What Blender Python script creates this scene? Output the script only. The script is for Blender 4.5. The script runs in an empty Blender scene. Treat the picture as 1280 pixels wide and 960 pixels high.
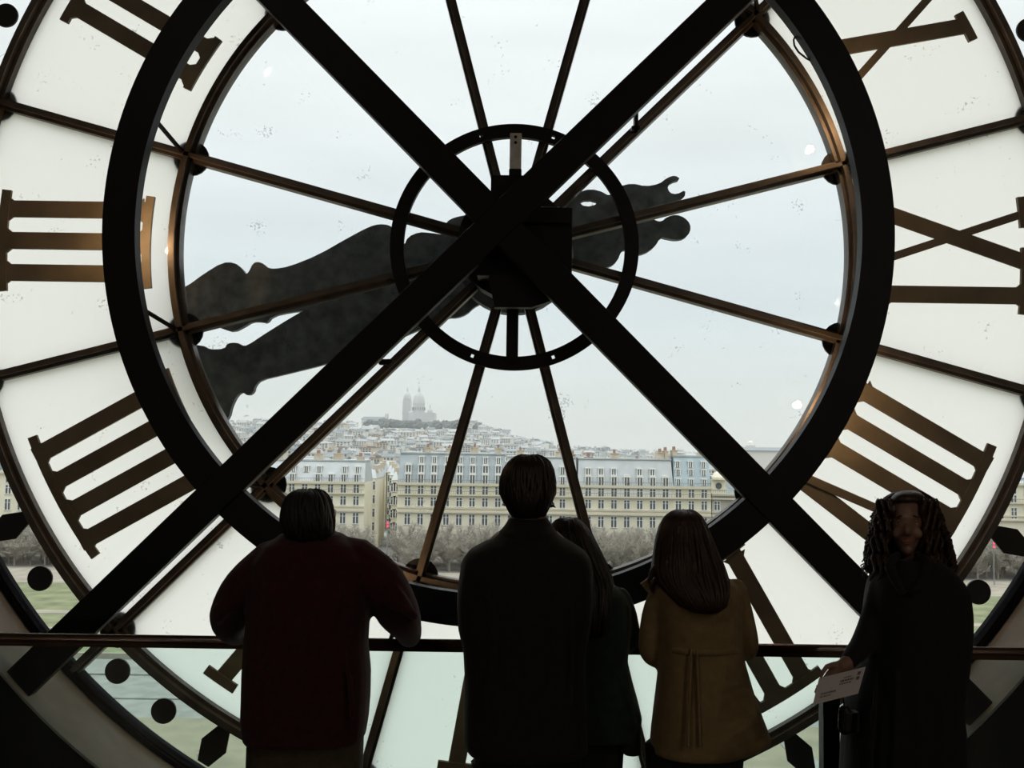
import bpy, math, random
from math import pi, sin, cos, radians
from mathutils import Vector, Matrix
from mathutils.geometry import tessellate_polygon
random.seed(7)
SC = bpy.context.scene
COL = SC.collection

# ------------------------------------------------------------------ camera
EYE = 1.80
FPX, PITCH, ROLL = 1250.0, 0.0629, 0.0144
def _lev(x, y, z):
    c, s = cos(PITCH), sin(PITCH)
    return Vector((x, c*y - s*z, s*y + c*z))
cam = bpy.data.cameras.new('camera')
cam.sensor_width = 36.0
cam.lens = FPX/1280*36
cam.clip_start, cam.clip_end = 0.05, 6000
camo = bpy.data.objects.new('camera', cam)
COL.objects.link(camo)
r_ = _lev(cos(ROLL), 0, sin(ROLL)); u_ = _lev(-sin(ROLL), 0, cos(ROLL)); f_ = _lev(0, 1, 0)
camo.matrix_world = Matrix(((r_.x, u_.x, -f_.x, 0), (r_.y, u_.y, -f_.y, 0), (r_.z, u_.z, -f_.z, EYE), (0, 0, 0, 1)))
SC.camera = camo

# ------------------------------------------------------------------ sky and exposure
SC.view_settings.view_transform = 'Standard'
SC.view_settings.look = 'None'
SC.view_settings.exposure = 0.0
SC.view_settings.gamma = 1.0
SC.view_settings.use_curve_mapping = False
SC.cycles.volume_bounces = 1
SC.cycles.max_bounces = 10
SC.cycles.transparent_max_bounces = 24
SC.cycles.sample_clamp_indirect = 4.0
world = bpy.data.worlds.new('overcast_sky')
SC.world = world
world.use_nodes = True
nt = world.node_tree
for n in list(nt.nodes): nt.nodes.remove(n)
def N(t, kind, **kw):
    n = t.nodes.new(kind)
    for k, v in kw.items(): setattr(n, k, v)
    return n
wo = N(nt, 'ShaderNodeOutputWorld'); bg = N(nt, 'ShaderNodeBackground')
tc = N(nt, 'ShaderNodeTexCoord'); sep = N(nt, 'ShaderNodeSeparateXYZ'); ramp = N(nt, 'ShaderNodeValToRGB')
nt.links.new(tc.outputs['Generated'], sep.inputs[0])
el = ramp.color_ramp.elements
el[0].position = 0.0; el[0].color = (0.70, 0.73, 0.68, 1)
el[1].position = 1.0; el[1].color = (3.3, 3.32, 3.34, 1)
for p, c in ((0.06, (0.70, 0.75, 0.72)), (0.13, (0.70, 0.78, 0.80)), (0.22, (0.80, 0.87, 0.89)), (0.32, (0.90, 0.95, 0.95)), (0.46, (1.05, 1.09, 1.10)), (0.7, (2.15, 2.17, 2.19))):
    e = el.new(p); e.color = (*c, 1)
# soft cloud streaks
mp = N(nt, 'ShaderNodeMapping'); mp.inputs['Scale'].default_value = (1.6, 1.6, 9.0)
noi = N(nt, 'ShaderNodeTexNoise'); noi.inputs['Scale'].default_value = 2.2; noi.inputs['Detail'].default_value = 4
nt.links.new(tc.outputs['Generated'], mp.inputs[0]); nt.links.new(mp.outputs[0], noi.inputs['Vector'])
mr = N(nt, 'ShaderNodeMapRange'); mr.inputs['From Min'].default_value = 0.3; mr.inputs['From Max'].default_value = 0.7
mr.inputs['To Min'].default_value = 0.95; mr.inputs['To Max'].default_value = 1.05
nt.links.new(noi.outputs[0], mr.inputs['Value'])
nt.links.new(sep.outputs['Z'], ramp.inputs[0])
nt.links.new(ramp.outputs[0], bg.inputs['Color'])
nt.links.new(mr.outputs[0], bg.inputs['Strength'])
nt.links.new(bg.outputs[0], wo.inputs[0])

# ------------------------------------------------------------------ helpers
def at(px, py, Y):
    """the point at distance Y in front of the eye that the photograph shows at pixel (px, py)"""
    x, y = px-640, 480-py
    c, s = cos(ROLL), sin(ROLL)
    x, y = c*x - s*y, s*x + c*y
    d = _lev(x/FPX, 1, y/FPX)
    d *= Y/d.y
    d.z += EYE
    return d
def zat(py, Y, px=640): return at(px, py, Y).z
def xat(px, Y, py=600): return at(px, py, Y).x

def mat(name, col, rough=0.6, metal=0.0, spec=0.5, noise=None, emit=None, bump=None, sheen=0):
    m = bpy.data.materials.new(name); m.use_nodes = True
    t = m.node_tree; b = t.nodes['Principled BSDF']
    b.inputs['Base Color'].default_value = (*col, 1)
    b.inputs['Roughness'].default_value = rough
    b.inputs['Metallic'].default_value = metal
    b.inputs['Specular IOR Level'].default_value = spec
    if sheen: b.inputs['Sheen Weight'].default_value = sheen
    if emit:
        b.inputs['Emission Color'].default_value = (*emit[0], 1); b.inputs['Emission Strength'].default_value = emit[1]
    if noise:
        sc, amt = noise[:2]
        c = N(t, 'ShaderNodeTexCoord'); n = N(t, 'ShaderNodeTexNoise'); n.inputs['Scale'].default_value = sc; n.inputs['Detail'].default_value = 6
        t.links.new(c.outputs['Object'], n.inputs['Vector'])
        r = N(t, 'ShaderNodeValToRGB')
        r.color_ramp.elements[0].position = 0.3; r.color_ramp.elements[1].position = 0.7
        r.color_ramp.elements[0].color = (*[v*(1-amt) for v in col], 1)
        r.color_ramp.elements[1].color = (*[min(1, v*(1+amt)) for v in col], 1)
        t.links.new(n.outputs[0], r.inputs[0]); t.links.new(r.outputs[0], b.inputs['Base Color'])
    if bump:
        c = N(t, 'ShaderNodeTexCoord'); n = N(t, 'ShaderNodeTexNoise'); n.inputs['Scale'].default_value = bump[0]; n.inputs['Detail'].default_value = 5
        t.links.new(c.outputs['Object'], n.inputs['Vector'])
        bp = N(t, 'ShaderNodeBump'); bp.inputs['Strength'].default_value = bump[1]; bp.inputs['Distance'].default_value = bump[2]
        t.links.new(n.outputs[0], bp.inputs['Height']); t.links.new(bp.outputs[0], b.inputs['Normal'])
    return m

def glass_mat(name, tint, dirt=0.5):
    m = bpy.data.materials.new(name); m.use_nodes = True
    t = m.node_tree
    for n in list(t.nodes): t.nodes.remove(n)
    o = N(t, 'ShaderNodeOutputMaterial'); tr = N(t, 'ShaderNodeBsdfTransparent'); gl = N(t, 'ShaderNodeBsdfGlossy')
    fr = N(t, 'ShaderNodeFresnel'); mx = N(t, 'ShaderNodeMixShader'); mx2 = N(t, 'ShaderNodeMixShader'); df = N(t, 'ShaderNodeBsdfDiffuse')
    tr.inputs[0].default_value = (*tint, 1); gl.inputs['Roughness'].default_value = 0.02; gl.inputs[0].default_value = (1, 1, 1, 1)
    fr.inputs[0].default_value = 1.45
    df.inputs[0].default_value = (0.10, 0.11, 0.11, 1)
    t.links.new(fr.outputs[0], mx.inputs[0]); t.links.new(tr.outputs[0], mx.inputs[1]); t.links.new(gl.outputs[0], mx.inputs[2])
    # small specks of dirt
    c = N(t, 'ShaderNodeTexCoord'); v = N(t, 'ShaderNodeTexNoise'); v.inputs['Scale'].default_value = 62; v.inputs['Detail'].default_value = 3
    w = N(t, 'ShaderNodeTexNoise'); w.inputs['Scale'].default_value = 5.3
    t.links.new(c.outputs['Object'], v.inputs['Vector']); t.links.new(c.outputs['Object'], w.inputs['Vector'])
    a = N(t, 'ShaderNodeMath', operation='MULTIPLY'); t.links.new(v.outputs[0], a.inputs[0]); t.links.new(w.outputs[0], a.inputs[1])
    r = N(t, 'ShaderNodeMapRange'); r.inputs['From Min'].default_value = 0.415; r.inputs['From Max'].default_value = 0.45; r.inputs['To Max'].default_value = dirt
    t.links.new(a.outputs[0], r.inputs['Value']); t.links.new(r.outputs[0], mx2.inputs[0])
    t.links.new(mx.outputs[0], mx2.inputs[1]); t.links.new(df.outputs[0], mx2.inputs[2]); t.links.new(mx2.outputs[0], o.inputs[0])
    return m

def frosted_mat(name, col):
    m = bpy.data.materials.new(name); m.use_nodes = True
    t = m.node_tree
    for n in list(t.nodes): t.nodes.remove(n)
    o = N(t, 'ShaderNodeOutputMaterial'); tl = N(t, 'ShaderNodeBsdfTranslucent'); df = N(t, 'ShaderNodeBsdfDiffuse'); mx = N(t, 'ShaderNodeMixShader')
    c = N(t, 'ShaderNodeTexCoord'); n1 = N(t, 'ShaderNodeTexNoise'); n1.inputs['Scale'].default_value = 62; n1.inputs['Detail'].default_value = 2
    n2 = N(t, 'ShaderNodeTexNoise'); n2.inputs['Scale'].default_value = 4.7; n2.inputs['Detail'].default_value = 3
    t.links.new(c.outputs['Object'], n1.inputs['Vector']); t.links.new(c.outputs['Object'], n2.inputs['Vector'])
    a = N(t, 'ShaderNodeMath', operation='MULTIPLY'); t.links.new(n1.outputs[0], a.inputs[0]); t.links.new(n2.outputs[0], a.inputs[1])
    r = N(t, 'ShaderNodeValToRGB'); e = r.color_ramp.elements
    e[0].position = 0.41; e[0].color = (*col, 1); e[1].position = 0.45; e[1].color = (col[0]*.72, col[1]*.68, col[2]*.6, 1)
    t.links.new(a.outputs[0], r.inputs[0]); t.links.new(r.outputs[0], tl.inputs[0])
    df.inputs[0].default_value = (0.6, 0.56, 0.45, 1); mx.inputs[0].default_value = 0.05
    t.links.new(tl.outputs[0], mx.inputs[1]); t.links.new(df.outputs[0], mx.inputs[2]); t.links.new(mx.outputs[0], o.inputs[0])
    return m

class MB:
    """collects closed shapes into one mesh"""
    def __init__(s): s.v = []; s.f = []; s.m = []
    def add(s, vs, fs, mi=0):
        b = len(s.v); s.v += [tuple(p) for p in vs]
        s.f += [tuple(i+b for i in f) for f in fs]; s.m += [mi]*len(fs)
    def box(s, a, b, mi=0):
        x0, y0, z0 = a; x1, y1, z1 = b
        s.add([(x0,y0,z0),(x1,y0,z0),(x1,y1,z0),(x0,y1,z0),(x0,y0,z1),(x1,y0,z1),(x1,y1,z1),(x0,y1,z1)],
              [(0,3,2,1),(4,5,6,7),(0,1,5,4),(1,2,6,5),(2,3,7,6),(3,0,4,7)], mi)
    def hexa(s, p, mi=0):
        s.add(p, [(0,3,2,1),(4,5,6,7),(0,1,5,4),(1,2,6,5),(2,3,7,6),(3,0,4,7)], mi)
    def obox(s, c, ax, ay, az, mi=0):
        c = Vector(c); P = []
        for k in (-1, 1):
            for i, j in ((-1,-1),(1,-1),(1,1),(-1,1)): P.append(c + ax*i + ay*j + az*k)
        s.hexa(P, mi)
    def prism(s, loops, y0, y1, mi=0, mside=None):
        """outline in x-z (first loop) with holes, thick in y"""
        flat = [p for l in loops for p in l]; n = len(flat)
        tri = tessellate_polygon([[Vector((p[0], p[1], 0)) for p in l] for l in loops])
        vs = [(p[0], y0, p[1]) for p in flat] + [(p[0], y1, p[1]) for p in flat]
        fs = []
        for a, b, c in tri:
            A, B, C = flat[a], flat[b], flat[c]
            o = (B[0]-A[0])*(C[1]-A[1]) - (B[1]-A[1])*(C[0]-A[0])
            if o < 0: b, c = c, b
            fs.append((a, b, c)); fs.append((a+n, c+n, b+n))
        s.add(vs, fs, mi)
        k = 0; sf = []
        for li, l in enumerate(loops):
            m = len(l); area = sum(l[i][0]*l[(i+1) % m][1] - l[(i+1) % m][0]*l[i][1] for i in range(m))
            flip = (area < 0) != (li > 0)
            for i in range(m):
                a, b = k+i, k+(i+1) % m
                sf.append((b, a, a+n, b+n) if not flip else (a, b, b+n, a+n))
            k += m
        b0 = len(s.v) - 2*n
        s.f += [tuple(i+b0 for i in f) for f in sf]; s.m += [mi if mside is None else mside]*len(sf)
    def arc(s, r0, r1, a0, a1, y0, y1, c, seg=1.5, mi=0, full=False):
        """part of a flat ring, angles in degrees"""
        n = max(1, int(abs(a1-a0)/seg)); cx, cz = c
        vs = []
        for i in range(n if full else n+1):
            a = radians(a0 + (a1-a0)*i/n); ca, sa = cos(a), sin(a)
            vs += [(cx+r0*ca, y0, cz+r0*sa), (cx+r1*ca, y0, cz+r1*sa), (cx+r1*ca, y1, cz+r1*sa), (cx+r0*ca, y1, cz+r0*sa)]
        fs = []; M = len(vs)
        for i in range(n):
            b = 4*i; d = (4*(i+1)) % M
            for k in range(4): fs.append((b+k, b+(k+1) % 4, d+(k+1) % 4, d+k))
        if not full: fs += [(3,2,1,0), (M-4, M-3, M-2, M-1)]
        s.add(vs, fs, mi)
    def loft(s, rings, mi=0, closed=False):
        n = len(rings[0]); vs = [p for r in rings for p in r]; fs = []
        m = len(rings)
        for i in range(m if closed else m-1):
            for k in range(n):
                a = i*n+k; b = i*n+(k+1) % n; j = (i+1) % m
                fs.append((a, b, j*n+(k+1) % n, j*n+k))
        if not closed:
            fs.append(tuple(range(n-1, -1, -1))); fs.append(tuple((m-1)*n+k for k in range(n)))
        s.add(vs, fs, mi)
    def tube(s, pts, rad, n=8, mi=0, round_ends=True, flat=1.0):
        pts = [Vector(p) for p in pts]
        if not hasattr(rad, '__len__'): rad = [rad]*len(pts)
        P, R = list(pts), list(rad)
        if round_ends:
            d0 = (pts[0]-pts[1]).normalized(); d1 = (pts[-1]-pts[-2]).normalized()
            P = [pts[0]+d0*rad[0]*.95, pts[0]+d0*rad[0]*.7] + P + [pts[-1]+d1*rad[-1]*.7, pts[-1]+d1*rad[-1]*.95]
            R = [rad[0]*.25, rad[0]*.72] + R + [rad[-1]*.72, rad[-1]*.25]
        rings = []; up = None
        for i, p in enumerate(P):
            d = (P[min(i+1, len(P)-1)] - P[max(i-1, 0)]).normalized()
            if up is None:
                up = Vector((0, 0, 1)) if abs(d.z) < .9 else Vector((0, 1, 0))
            x = d.cross(up).normalized(); up = x.cross(d).normalized()
            rings.append([p + (x*cos(2*pi*k/n) + up*sin(2*pi*k/n)*flat)*R[i] for k in range(n)])
        s.loft(rings, mi)
    def lathe(s, c, prof, n=20, mi=0, axis='z'):
        """prof: (radius, height) pairs, bottom to top"""
        c = Vector(c); rings = []
        for r, h in prof:
            r = max(r, 1e-4)
            if axis == 'z': rings.append([c + Vector((r*cos(2*pi*k/n), r*sin(2*pi*k/n), h)) for k in range(n)])
            else: rings.append([c + Vector((r*cos(2*pi*k/n), h, r*sin(2*pi*k/n))) for k in range(n)])
        s.loft(rings, mi)
    def ball(s, c, r, n=12, mi=0, sc=(1, 1, 1)):
        c = Vector(c); rings = []
        for i in range(1, n):
            t = pi*i/n - pi/2
            rings.append([c + Vector((r*cos(t)*cos(2*pi*k/(n+4))*sc[0], r*cos(t)*sin(2*pi*k/(n+4))*sc[1], r*sin(t)*sc[2])) for k in range(n+4)])
        s.loft(rings, mi)
    def mesh(s, name, mats, off=(0, 0, 0), smooth=False):
        me = bpy.data.meshes.new(name)
        o = off
        me.from_pydata([(v[0]-o[0], v[1]-o[1], v[2]-o[2]) for v in s.v], [], s.f)
        for m in (mats if isinstance(mats, (list, tuple)) else [mats]): me.materials.append(m)
        if any(s.m): me.polygons.foreach_set('material_index', s.m)
        if smooth: me.polygons.foreach_set('use_smooth', [True]*len(me.polygons))
        me.update()
        return me
    def build(s, name, mats, parent=None, smooth=False, recalc=True):
        off = wloc(parent)
        me = s.mesh(name, mats, off, smooth)
        if recalc: fix_normals(me)
        return place(name, me, parent)

def fix_normals(me):
    import bmesh
    b = bmesh.new(); b.from_mesh(me); bmesh.ops.recalc_face_normals(b, faces=b.faces); b.to_mesh(me); b.free()
def wloc(o):
    p = Vector((0, 0, 0))
    while o: p += o.location; o = o.parent
    return p
def place(name, me, parent=None, loc=(0, 0, 0), rot=None):
    o = bpy.data.objects.new(name, me); COL.objects.link(o)
    o.location = loc
    if rot: o.rotation_euler = rot
    if parent: o.parent = parent
    return o
def tag(o, label=None, cat=None, group=None, kind=None):
    for k, v in (('label', label), ('category', cat), ('group', group), ('kind', kind)):
        if v: o[k] = v
    return o
def thing(name, loc, label, cat, group=None):
    o = bpy.data.objects.new(name, None); COL.objects.link(o); o.location = loc; o.empty_display_size = .1
    return tag(o, label, cat, group)
def struct(name, mb, m, label=None):
    o = mb.build(name, m); o['kind'] = 'structure'
    if label: o['label'] = label
    return o

def finalize(mb, name, m, parent, voxel=0.008, smooth=3):
    """join overlapping closed shapes into one continuous skin"""
    off = wloc(parent)
    me = mb.mesh(name+'_tmp', m, off); fix_normals(me)
    t = bpy.data.objects.new(name+'_tmp', me); COL.objects.link(t)
    md = t.modifiers.new('r', 'REMESH'); md.mode = 'VOXEL'; md.voxel_size = voxel
    if smooth:
        sm = t.modifiers.new('s', 'SMOOTH'); sm.factor = .5; sm.iterations = smooth
    dg = bpy.context.evaluated_depsgraph_get(); dg.update()
    out = bpy.data.meshes.new_from_object(t.evaluated_get(dg))
    out.name = name
    bpy.data.objects.remove(t); bpy.data.meshes.remove(me)
    out.polygons.foreach_set('use_smooth', [True]*len(out.polygons))
    if not out.materials: out.materials.append(m)
    return place(name, out, parent)

# ------------------------------------------------------------------ materials
M = {}
M['black_iron'] = mat('black_painted_iron', (0.006, 0.006, 0.008), 0.5, spec=.3, noise=(6, .3))
M['bronze'] = mat('brown_bronze_bar', (0.105, 0.089, 0.072), 0.42, 0.2, noise=(9, .35))
M['numeral'] = mat('dark_olive_numeral', (0.19, 0.165, 0.118), 0.55, noise=(5, .25))
M['marker'] = mat('black_marker_enamel', (0.010, 0.010, 0.012), 0.5)
M['hand'] = mat('weathered_hand_metal', (0.085, 0.093, 0.093), 0.6, noise=(14, .5))
M['grey_metal'] = mat('bare_grey_metal', (0.80, 0.81, 0.79), 0.5, noise=(20, .15))
M['clear'] = glass_mat('clear_window_glass', (0.985, 0.995, 0.995), 0.24)
M['balu'] = glass_mat('greenish_safety_glass', (0.90, 0.965, 0.95), 0.0)
M['frost'] = frosted_mat('frosted_milk_glass', (0.975, 0.955, 0.91))
M['reveal'] = mat('grey_painted_plaster', (0.43, 0.43, 0.42), 0.8, noise=(7, .12), bump=(60, .2, .004))
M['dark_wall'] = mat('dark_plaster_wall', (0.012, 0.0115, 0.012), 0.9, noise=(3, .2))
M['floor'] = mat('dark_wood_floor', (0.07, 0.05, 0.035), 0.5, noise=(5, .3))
M['rail'] = mat('varnished_bronze_rail', (0.085, 0.048, 0.03), 0.25, 0.3, noise=(8, .25))
M['lamp'] = mat('warm_lamp_glass', (1, .9, .7), 0.3, emit=((1, 0.78, 0.48), 30))
M['skin'] = mat('skin', (0.30, 0.17, 0.12), 0.5, noise=(30, .08))

# ------------------------------------------------------------------ the room
CX, CZ, DY = 0.0, EYE+1.081, 5.4          # dial centre and plane
CC = (CX, CZ)
R1, R2, R3, RW = 1.8426, 2.944, 3.23, 3.285
ROOMX, TOP, BACK = 7.5, 7.2, -7.0
w = MB()
circ = [(RW*cos(2*pi*i/160), CZ+RW*sin(2*pi*i/160)) for i in range(160)]
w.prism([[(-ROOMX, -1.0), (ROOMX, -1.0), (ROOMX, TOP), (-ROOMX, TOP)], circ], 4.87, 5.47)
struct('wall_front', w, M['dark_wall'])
w = MB(); w.arc(RW-.012, RW+.05, 0, 360, 4.875, 5.44, CC, full=True)
struct('trim_1', w, M['reveal'])
for nm, a, b in (('wall_left', (-ROOMX-.2, BACK, -1), (-ROOMX, 5.47, TOP)), ('wall_right', (ROOMX, BACK, -1), (ROOMX+.2, 5.47, TOP)), ('wall_back', (-ROOMX, BACK-.2, -1), (ROOMX, BACK, TOP))):
    w = MB(); w.box(a, b); struct(nm, w, M['dark_wall'])
w = MB(); w.box((-ROOMX, BACK, TOP), (ROOMX, 5.47, TOP+.2)); struct('ceiling', w, M['dark_wall'])
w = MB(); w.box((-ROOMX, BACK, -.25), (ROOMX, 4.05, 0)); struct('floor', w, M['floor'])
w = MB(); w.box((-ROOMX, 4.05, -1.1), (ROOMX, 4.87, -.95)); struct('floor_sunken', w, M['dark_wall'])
w = MB(); w.box((-ROOMX, 4.0, -1.0), (ROOMX, 4.05, -.25)); struct('trim_2', w, M['dark_wall'])

# ------------------------------------------------------------------ the clock face
def dp(r, deg, y): return Vector((CX+r*cos(radians(deg)), y, CZ+r*sin(radians(deg))))
clock = thing('giant_clock', (CX, DY, CZ-R3), 'giant round glass clock face with dark Roman numerals seen from behind', 'clock')
def ring_bar(name, r, wd, label=None):
    m = MB(); m.arc(r-wd/2, r+wd/2, 0, 360, DY-.045, DY+.03, CC, full=True)
    m.arc(r-wd*.22, r+wd*.22, 0, 360, DY-.085, DY-.045, CC, full=True)
    o = m.build(name, M['bronze'], clock)
    if label: o['label'] = label
    return o
ring_bar('inner_ring_bar', R1, .064, 'brown bronze ring bar around the clear centre')
ring_bar('outer_ring_bar', R2, .074, 'brown ring bar outside the numerals')
m = MB(); m.arc(R3, RW-.012, 0, 360, DY-.06, DY+.04, CC, full=True); m.arc(R3+.012, R3+.03, 0, 360, DY-.075, DY-.06, CC, full=True)
m.build('rim', mat('matt_black_rim', (.012, .012, .014), .9, spec=0.05), clock)
for k in range(12):                                   # spokes
    a = 15+30*k
    d = Vector((cos(radians(a)), 0, sin(radians(a)))); t = Vector((-d.z, 0, d.x)); Yv = Vector((0, 1, 0))
    m = MB(); c = dp((.30+R3)/2, a, DY-.0075); L = (R3-.30)/2
    m.obox(c, d*L, t*.027, Yv*.0375)
    m.obox(dp((.30+R3)/2, a, DY-.065), d*L, t*.011, Yv*.02)
    m.build('spoke', M['bronze'], clock)
def dome(r): return [(r, 0), (r*.98, .02), (r*.85, .045), (r*.6, .065), (r*.3, .075), (0, .078)]
boss_me = {}
for nm, R, r in (('inner_boss', R1, .098), ('outer_boss', R2, .098)):
    m = MB(); m.lathe((0, 0, 0), dome(r), 20, axis='y'); me = m.mesh(nm, M['black_iron'], smooth=False); fix_normals(me)
    for k in range(12):
        p = dp(R, 15+30*k, DY+.005) - wloc(clock)
        place('boss', me, clock, p)
# panes: clear centre, frosted numeral band, clear minute track
for k in range(12):
    a0, a1 = 15+30*k+.15, 45+30*k-.15
    m = MB(); m.arc(.28, R1, a0, a1, DY-.004, DY+.004, CC, seg=3); o = m.build('clear_pane', M['clear'], clock); o['label'] = 'clear glass pane'
    m = MB(); m.arc(R1, R2, a0, a1, DY-.006, DY-.001, CC, seg=3)
    o = m.build('frosted_pane', M['clear'], clock)
    m = MB(); m.arc(R1, R2, a0, a1, DY+.001, DY+.002, CC, seg=3)
    # the milky layer on the outer side of the pane: one skin
    vs, fs = [], []; n = 10
    for i in range(n+1):
        a = a0+(a1-a0)*i/n; vs += [dp(R1, a, DY+.002), dp(R2, a, DY+.002)]
    fs = [(2*i, 2*i+1, 2*i+3, 2*i+2) for i in range(n)]
    m = MB(); m.add(vs, fs); o2 = m.build('frosted_layer', M['frost'], o, recalc=False); o2['label'] = 'milky frosted glass'
    m = MB(); m.arc(R2, R3+.012, a0, a1, DY-.004, DY+.004, CC, seg=3); o = m.build('minute_track_pane', M['clear'], clock); o['label'] = 'clear glass pane'
# roman numerals: local frame radial r (outwards), tangential t (counter-clockwise as seen from the room)
RI, RO = 1.975, 2.805
def pnt(a, r, t): 
    d = radians(a); return (CX + r*cos(d) - t*sin(d), CZ + r*sin(d) + t*cos(d))
_lay = [0]
def quad(m, a, p):
    _lay[0] = (_lay[0]+1) % 12
    m.prism([[pnt(a, *q) for q in p]], DY-.031+_lay[0]*.0008, DY-.012)
def serif(m, a, t0, t1, r0, r1):
    rm = (r0+r1)/2
    _lay[0] = (_lay[0]+1) % 12
    m.arc(r0, r1, a+math.degrees(t0/rm), a+math.degrees(t1/rm), DY-.0345+_lay[0]*.0004, DY-.012, CC, seg=1)
def stroke(m, a, ti, to, wd, inner=True):
    r0, r1 = RI+.01, RO-.01
    quad(m, a, [(r0, ti-wd/2), (r1, to-wd/2), (r1, to+wd/2), (r0, ti+wd/2)])
    if inner is None: return
    for s in (-1, 1):        # little chamfers where the stroke meets the serifs
        for rr, tt, dr in ((RO-.05, to, -.03), (RI+.045, ti, .03)):
            if dr > 0 and not inner: continue
            e = tt+s*wd/2
            quad(m, a, [(rr, e-s*.002), (rr, e+s*.022), (rr+dr, e-s*.002)] if (s*dr) < 0 else [(rr, e-s*.002), (rr+dr, e-s*.002), (rr, e+s*.022)])
W1, W2 = .092, .046
NUM = {1: ['I0'], 2: ['I-.0875', 'I.0875'], 3: ['I-.175', 'I0', 'I.175'], 4: ['I-.2625', 'I-.0875', 'I.0875', 'I.2625'], 5: ['V0'],
       6: ['V-.12', 'I.21'], 7: ['V-.18', 'I.04', 'I.215'], 8: ['V-.28', 'I-.056', 'I.119', 'I.294'], 9: ['I-.224', 'X.095'], 10: ['X0'],
       11: ['X-.095', 'I.224'], 12: ['X-.19', 'I.12', 'I.30']}
for h, gl in NUM.items():
    a = 90+30*h; m = MB()
    Is = [float(g[1:]) for g in gl if g[0] == 'I']
    for t in Is: stroke(m, a, t, t, W1)
    if Is:
        serif(m, a, min(Is)-.103, max(Is)+.103, RO-.05, RO); serif(m, a, min(Is)-.078, max(Is)+.078, RI, RI+.045)
    for g in gl:
        c = float(g[1:])
        if g[0] == 'V':
            e = .15 if h in (5, 6) else .115
            stroke(m, a, c-.012, c-e, W1, None); stroke(m, a, c+.012, c+e, W2, None)
            serif(m, a, c-e-.094, c-e+.094, RO-.05, RO); serif(m, a, c+e-.075, c+e+.075, RO-.05, RO)
        if g[0] == 'X':
            stroke(m, a, c+.14, c-.14, W1, None); stroke(m, a, c-.14, c+.14, W2, None)
            for s in (-1, 1):
                serif(m, a, c+s*.14-.085, c+s*.14+.085, RO-.05, RO); serif(m, a, c+s*.14-.075, c+s*.14+.075, RI, RI+.045)
    o = m.build('roman_numeral', M['numeral'], clock)
m = MB(); m.lathe((0, -.008, 0), [(.066, 0), (.066, .014)], 28, axis='y'); dot = m.mesh('minute_dot', M['marker']); fix_normals(dot)
for k in range(60):
    if k % 5: place('minute_dot', dot, clock, dp(3.09, 6*k, DY-.012)-wloc(clock))
    else:
        a = 6*k; m = MB()
        m.prism([[pnt(a, 3.09+r, t) for r, t in ((-.106, -.034), (0, -.074), (.106, -.034), (.106, .034), (0, .074), (-.106, .034))]], DY-.02, DY-.006)
        m.build('hour_marker', M['marker'], clock)

# ------------------------------------------------------------------ black iron frame in front of the dial
BX, BZ, BY = -.078, EYE+1.0963, 4.93
frame = thing('iron_frame', (BX, BY, BZ-3.2), 'massive black iron ring crossed by two diagonal beams before the clock', 'frame')
m = MB(); m.arc(1.815, 1.978, 0, 360, BY, BY+.075, (BX, BZ), full=True); m.build('ring', M['black_iron'], frame)
ba = math.atan2(at(912, 0, BY).z-at(132, 750, BY).z, at(912, 0, BY).x-at(132, 750, BY).x)
bb = math.atan2(at(351, 0, BY).z-at(1037, 700, BY).z, at(351, 0, BY).x-at(1037, 700, BY).x)
P0 = (at(912, 0, BY)+at(132, 750, BY))/2; P1 = (at(351, 0, BY)+at(1037, 700, BY))/2
for p, an, st in ((P0, ba, .0), (P1, bb, .006)):
    d = Vector((cos(an), 0, sin(an))); t = Vector((-d.z, 0, d.x)); c = Vector((CX, 0, CZ))
    q = Vector((p.x, 0, p.z)); k = (q-c).dot(d); h = (q-c-d*k).length; L = math.sqrt(RW**2-h*h)
    ctr = q - d*k
    m = MB(); m.obox(ctr+Vector((0, BY+.024+st, 0)), d*(L+.12), t*.082, Vector((0, .04, 0)))
    o = m.build('beam', M['black_iron'], frame); bv = o.modifiers.new('edge', 'BEVEL'); bv.width = .007; bv.segments = 2
for k in range(12):                                    # thin struts tying the dial to the ring
    a = 15+30*k
    p0 = dp(R1+.02, a, DY-.06); p1 = Vector((BX+1.90*cos(radians(a-3.2 if k in (5, 6, 7) else a+3)), BY+.07, BZ+1.90*sin(radians(a-3.2 if k in (5, 6, 7) else a+3))))
    m = MB(); m.tube([p0, p1], .012, 8, round_ends=False); m.build('strut', M['black_iron'], frame)
# hub with its gear housing
hub = thing('clock_movement', (CX, 5.2, CZ-.67), 'dark clock movement housing behind the crossing beams', 'clock movement')
m = MB(); HC = (CX+.002, CZ-.014); y0, y1 = 5.265, 5.30
holes = [71.3, 107.4, -70, -110]; cuts = sorted([h % 360 for h in holes]); prev = cuts[-1]-360+.8
for h in cuts:
    m.arc(.590, .663, prev, h-.8, y0, y1, HC, seg=2); m.arc(.590, .617, h-.8, h+.8, y0, y1, HC); m.arc(.636, .663, h-.8, h+.8, y0, y1, HC); prev = h+.8
m.build('hub_ring', M['black_iron'], hub)
def pbox(name, x0, x1, ya, yb, Ya, Yb, mt, parent):
    a = at((x0+x1)/2, (ya+yb)/2, Ya); s = Ya/FPX
    m = MB(); m.box((a.x-(x1-x0)/2*s, Ya, a.z-(yb-ya)/2*s), (a.x+(x1-x0)/2*s, Yb, a.z+(yb-ya)/2*s)); o = m.build(name, mt, parent); bv = o.modifiers.new('edge', 'BEVEL'); bv.width = .006; bv.segments = 2; return o
b = pbox('upper_bracket', 637, 652, 165, 214, 5.235, 5.26, M['grey_metal'], hub); b['label'] = 'bare grey metal bracket'
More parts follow.
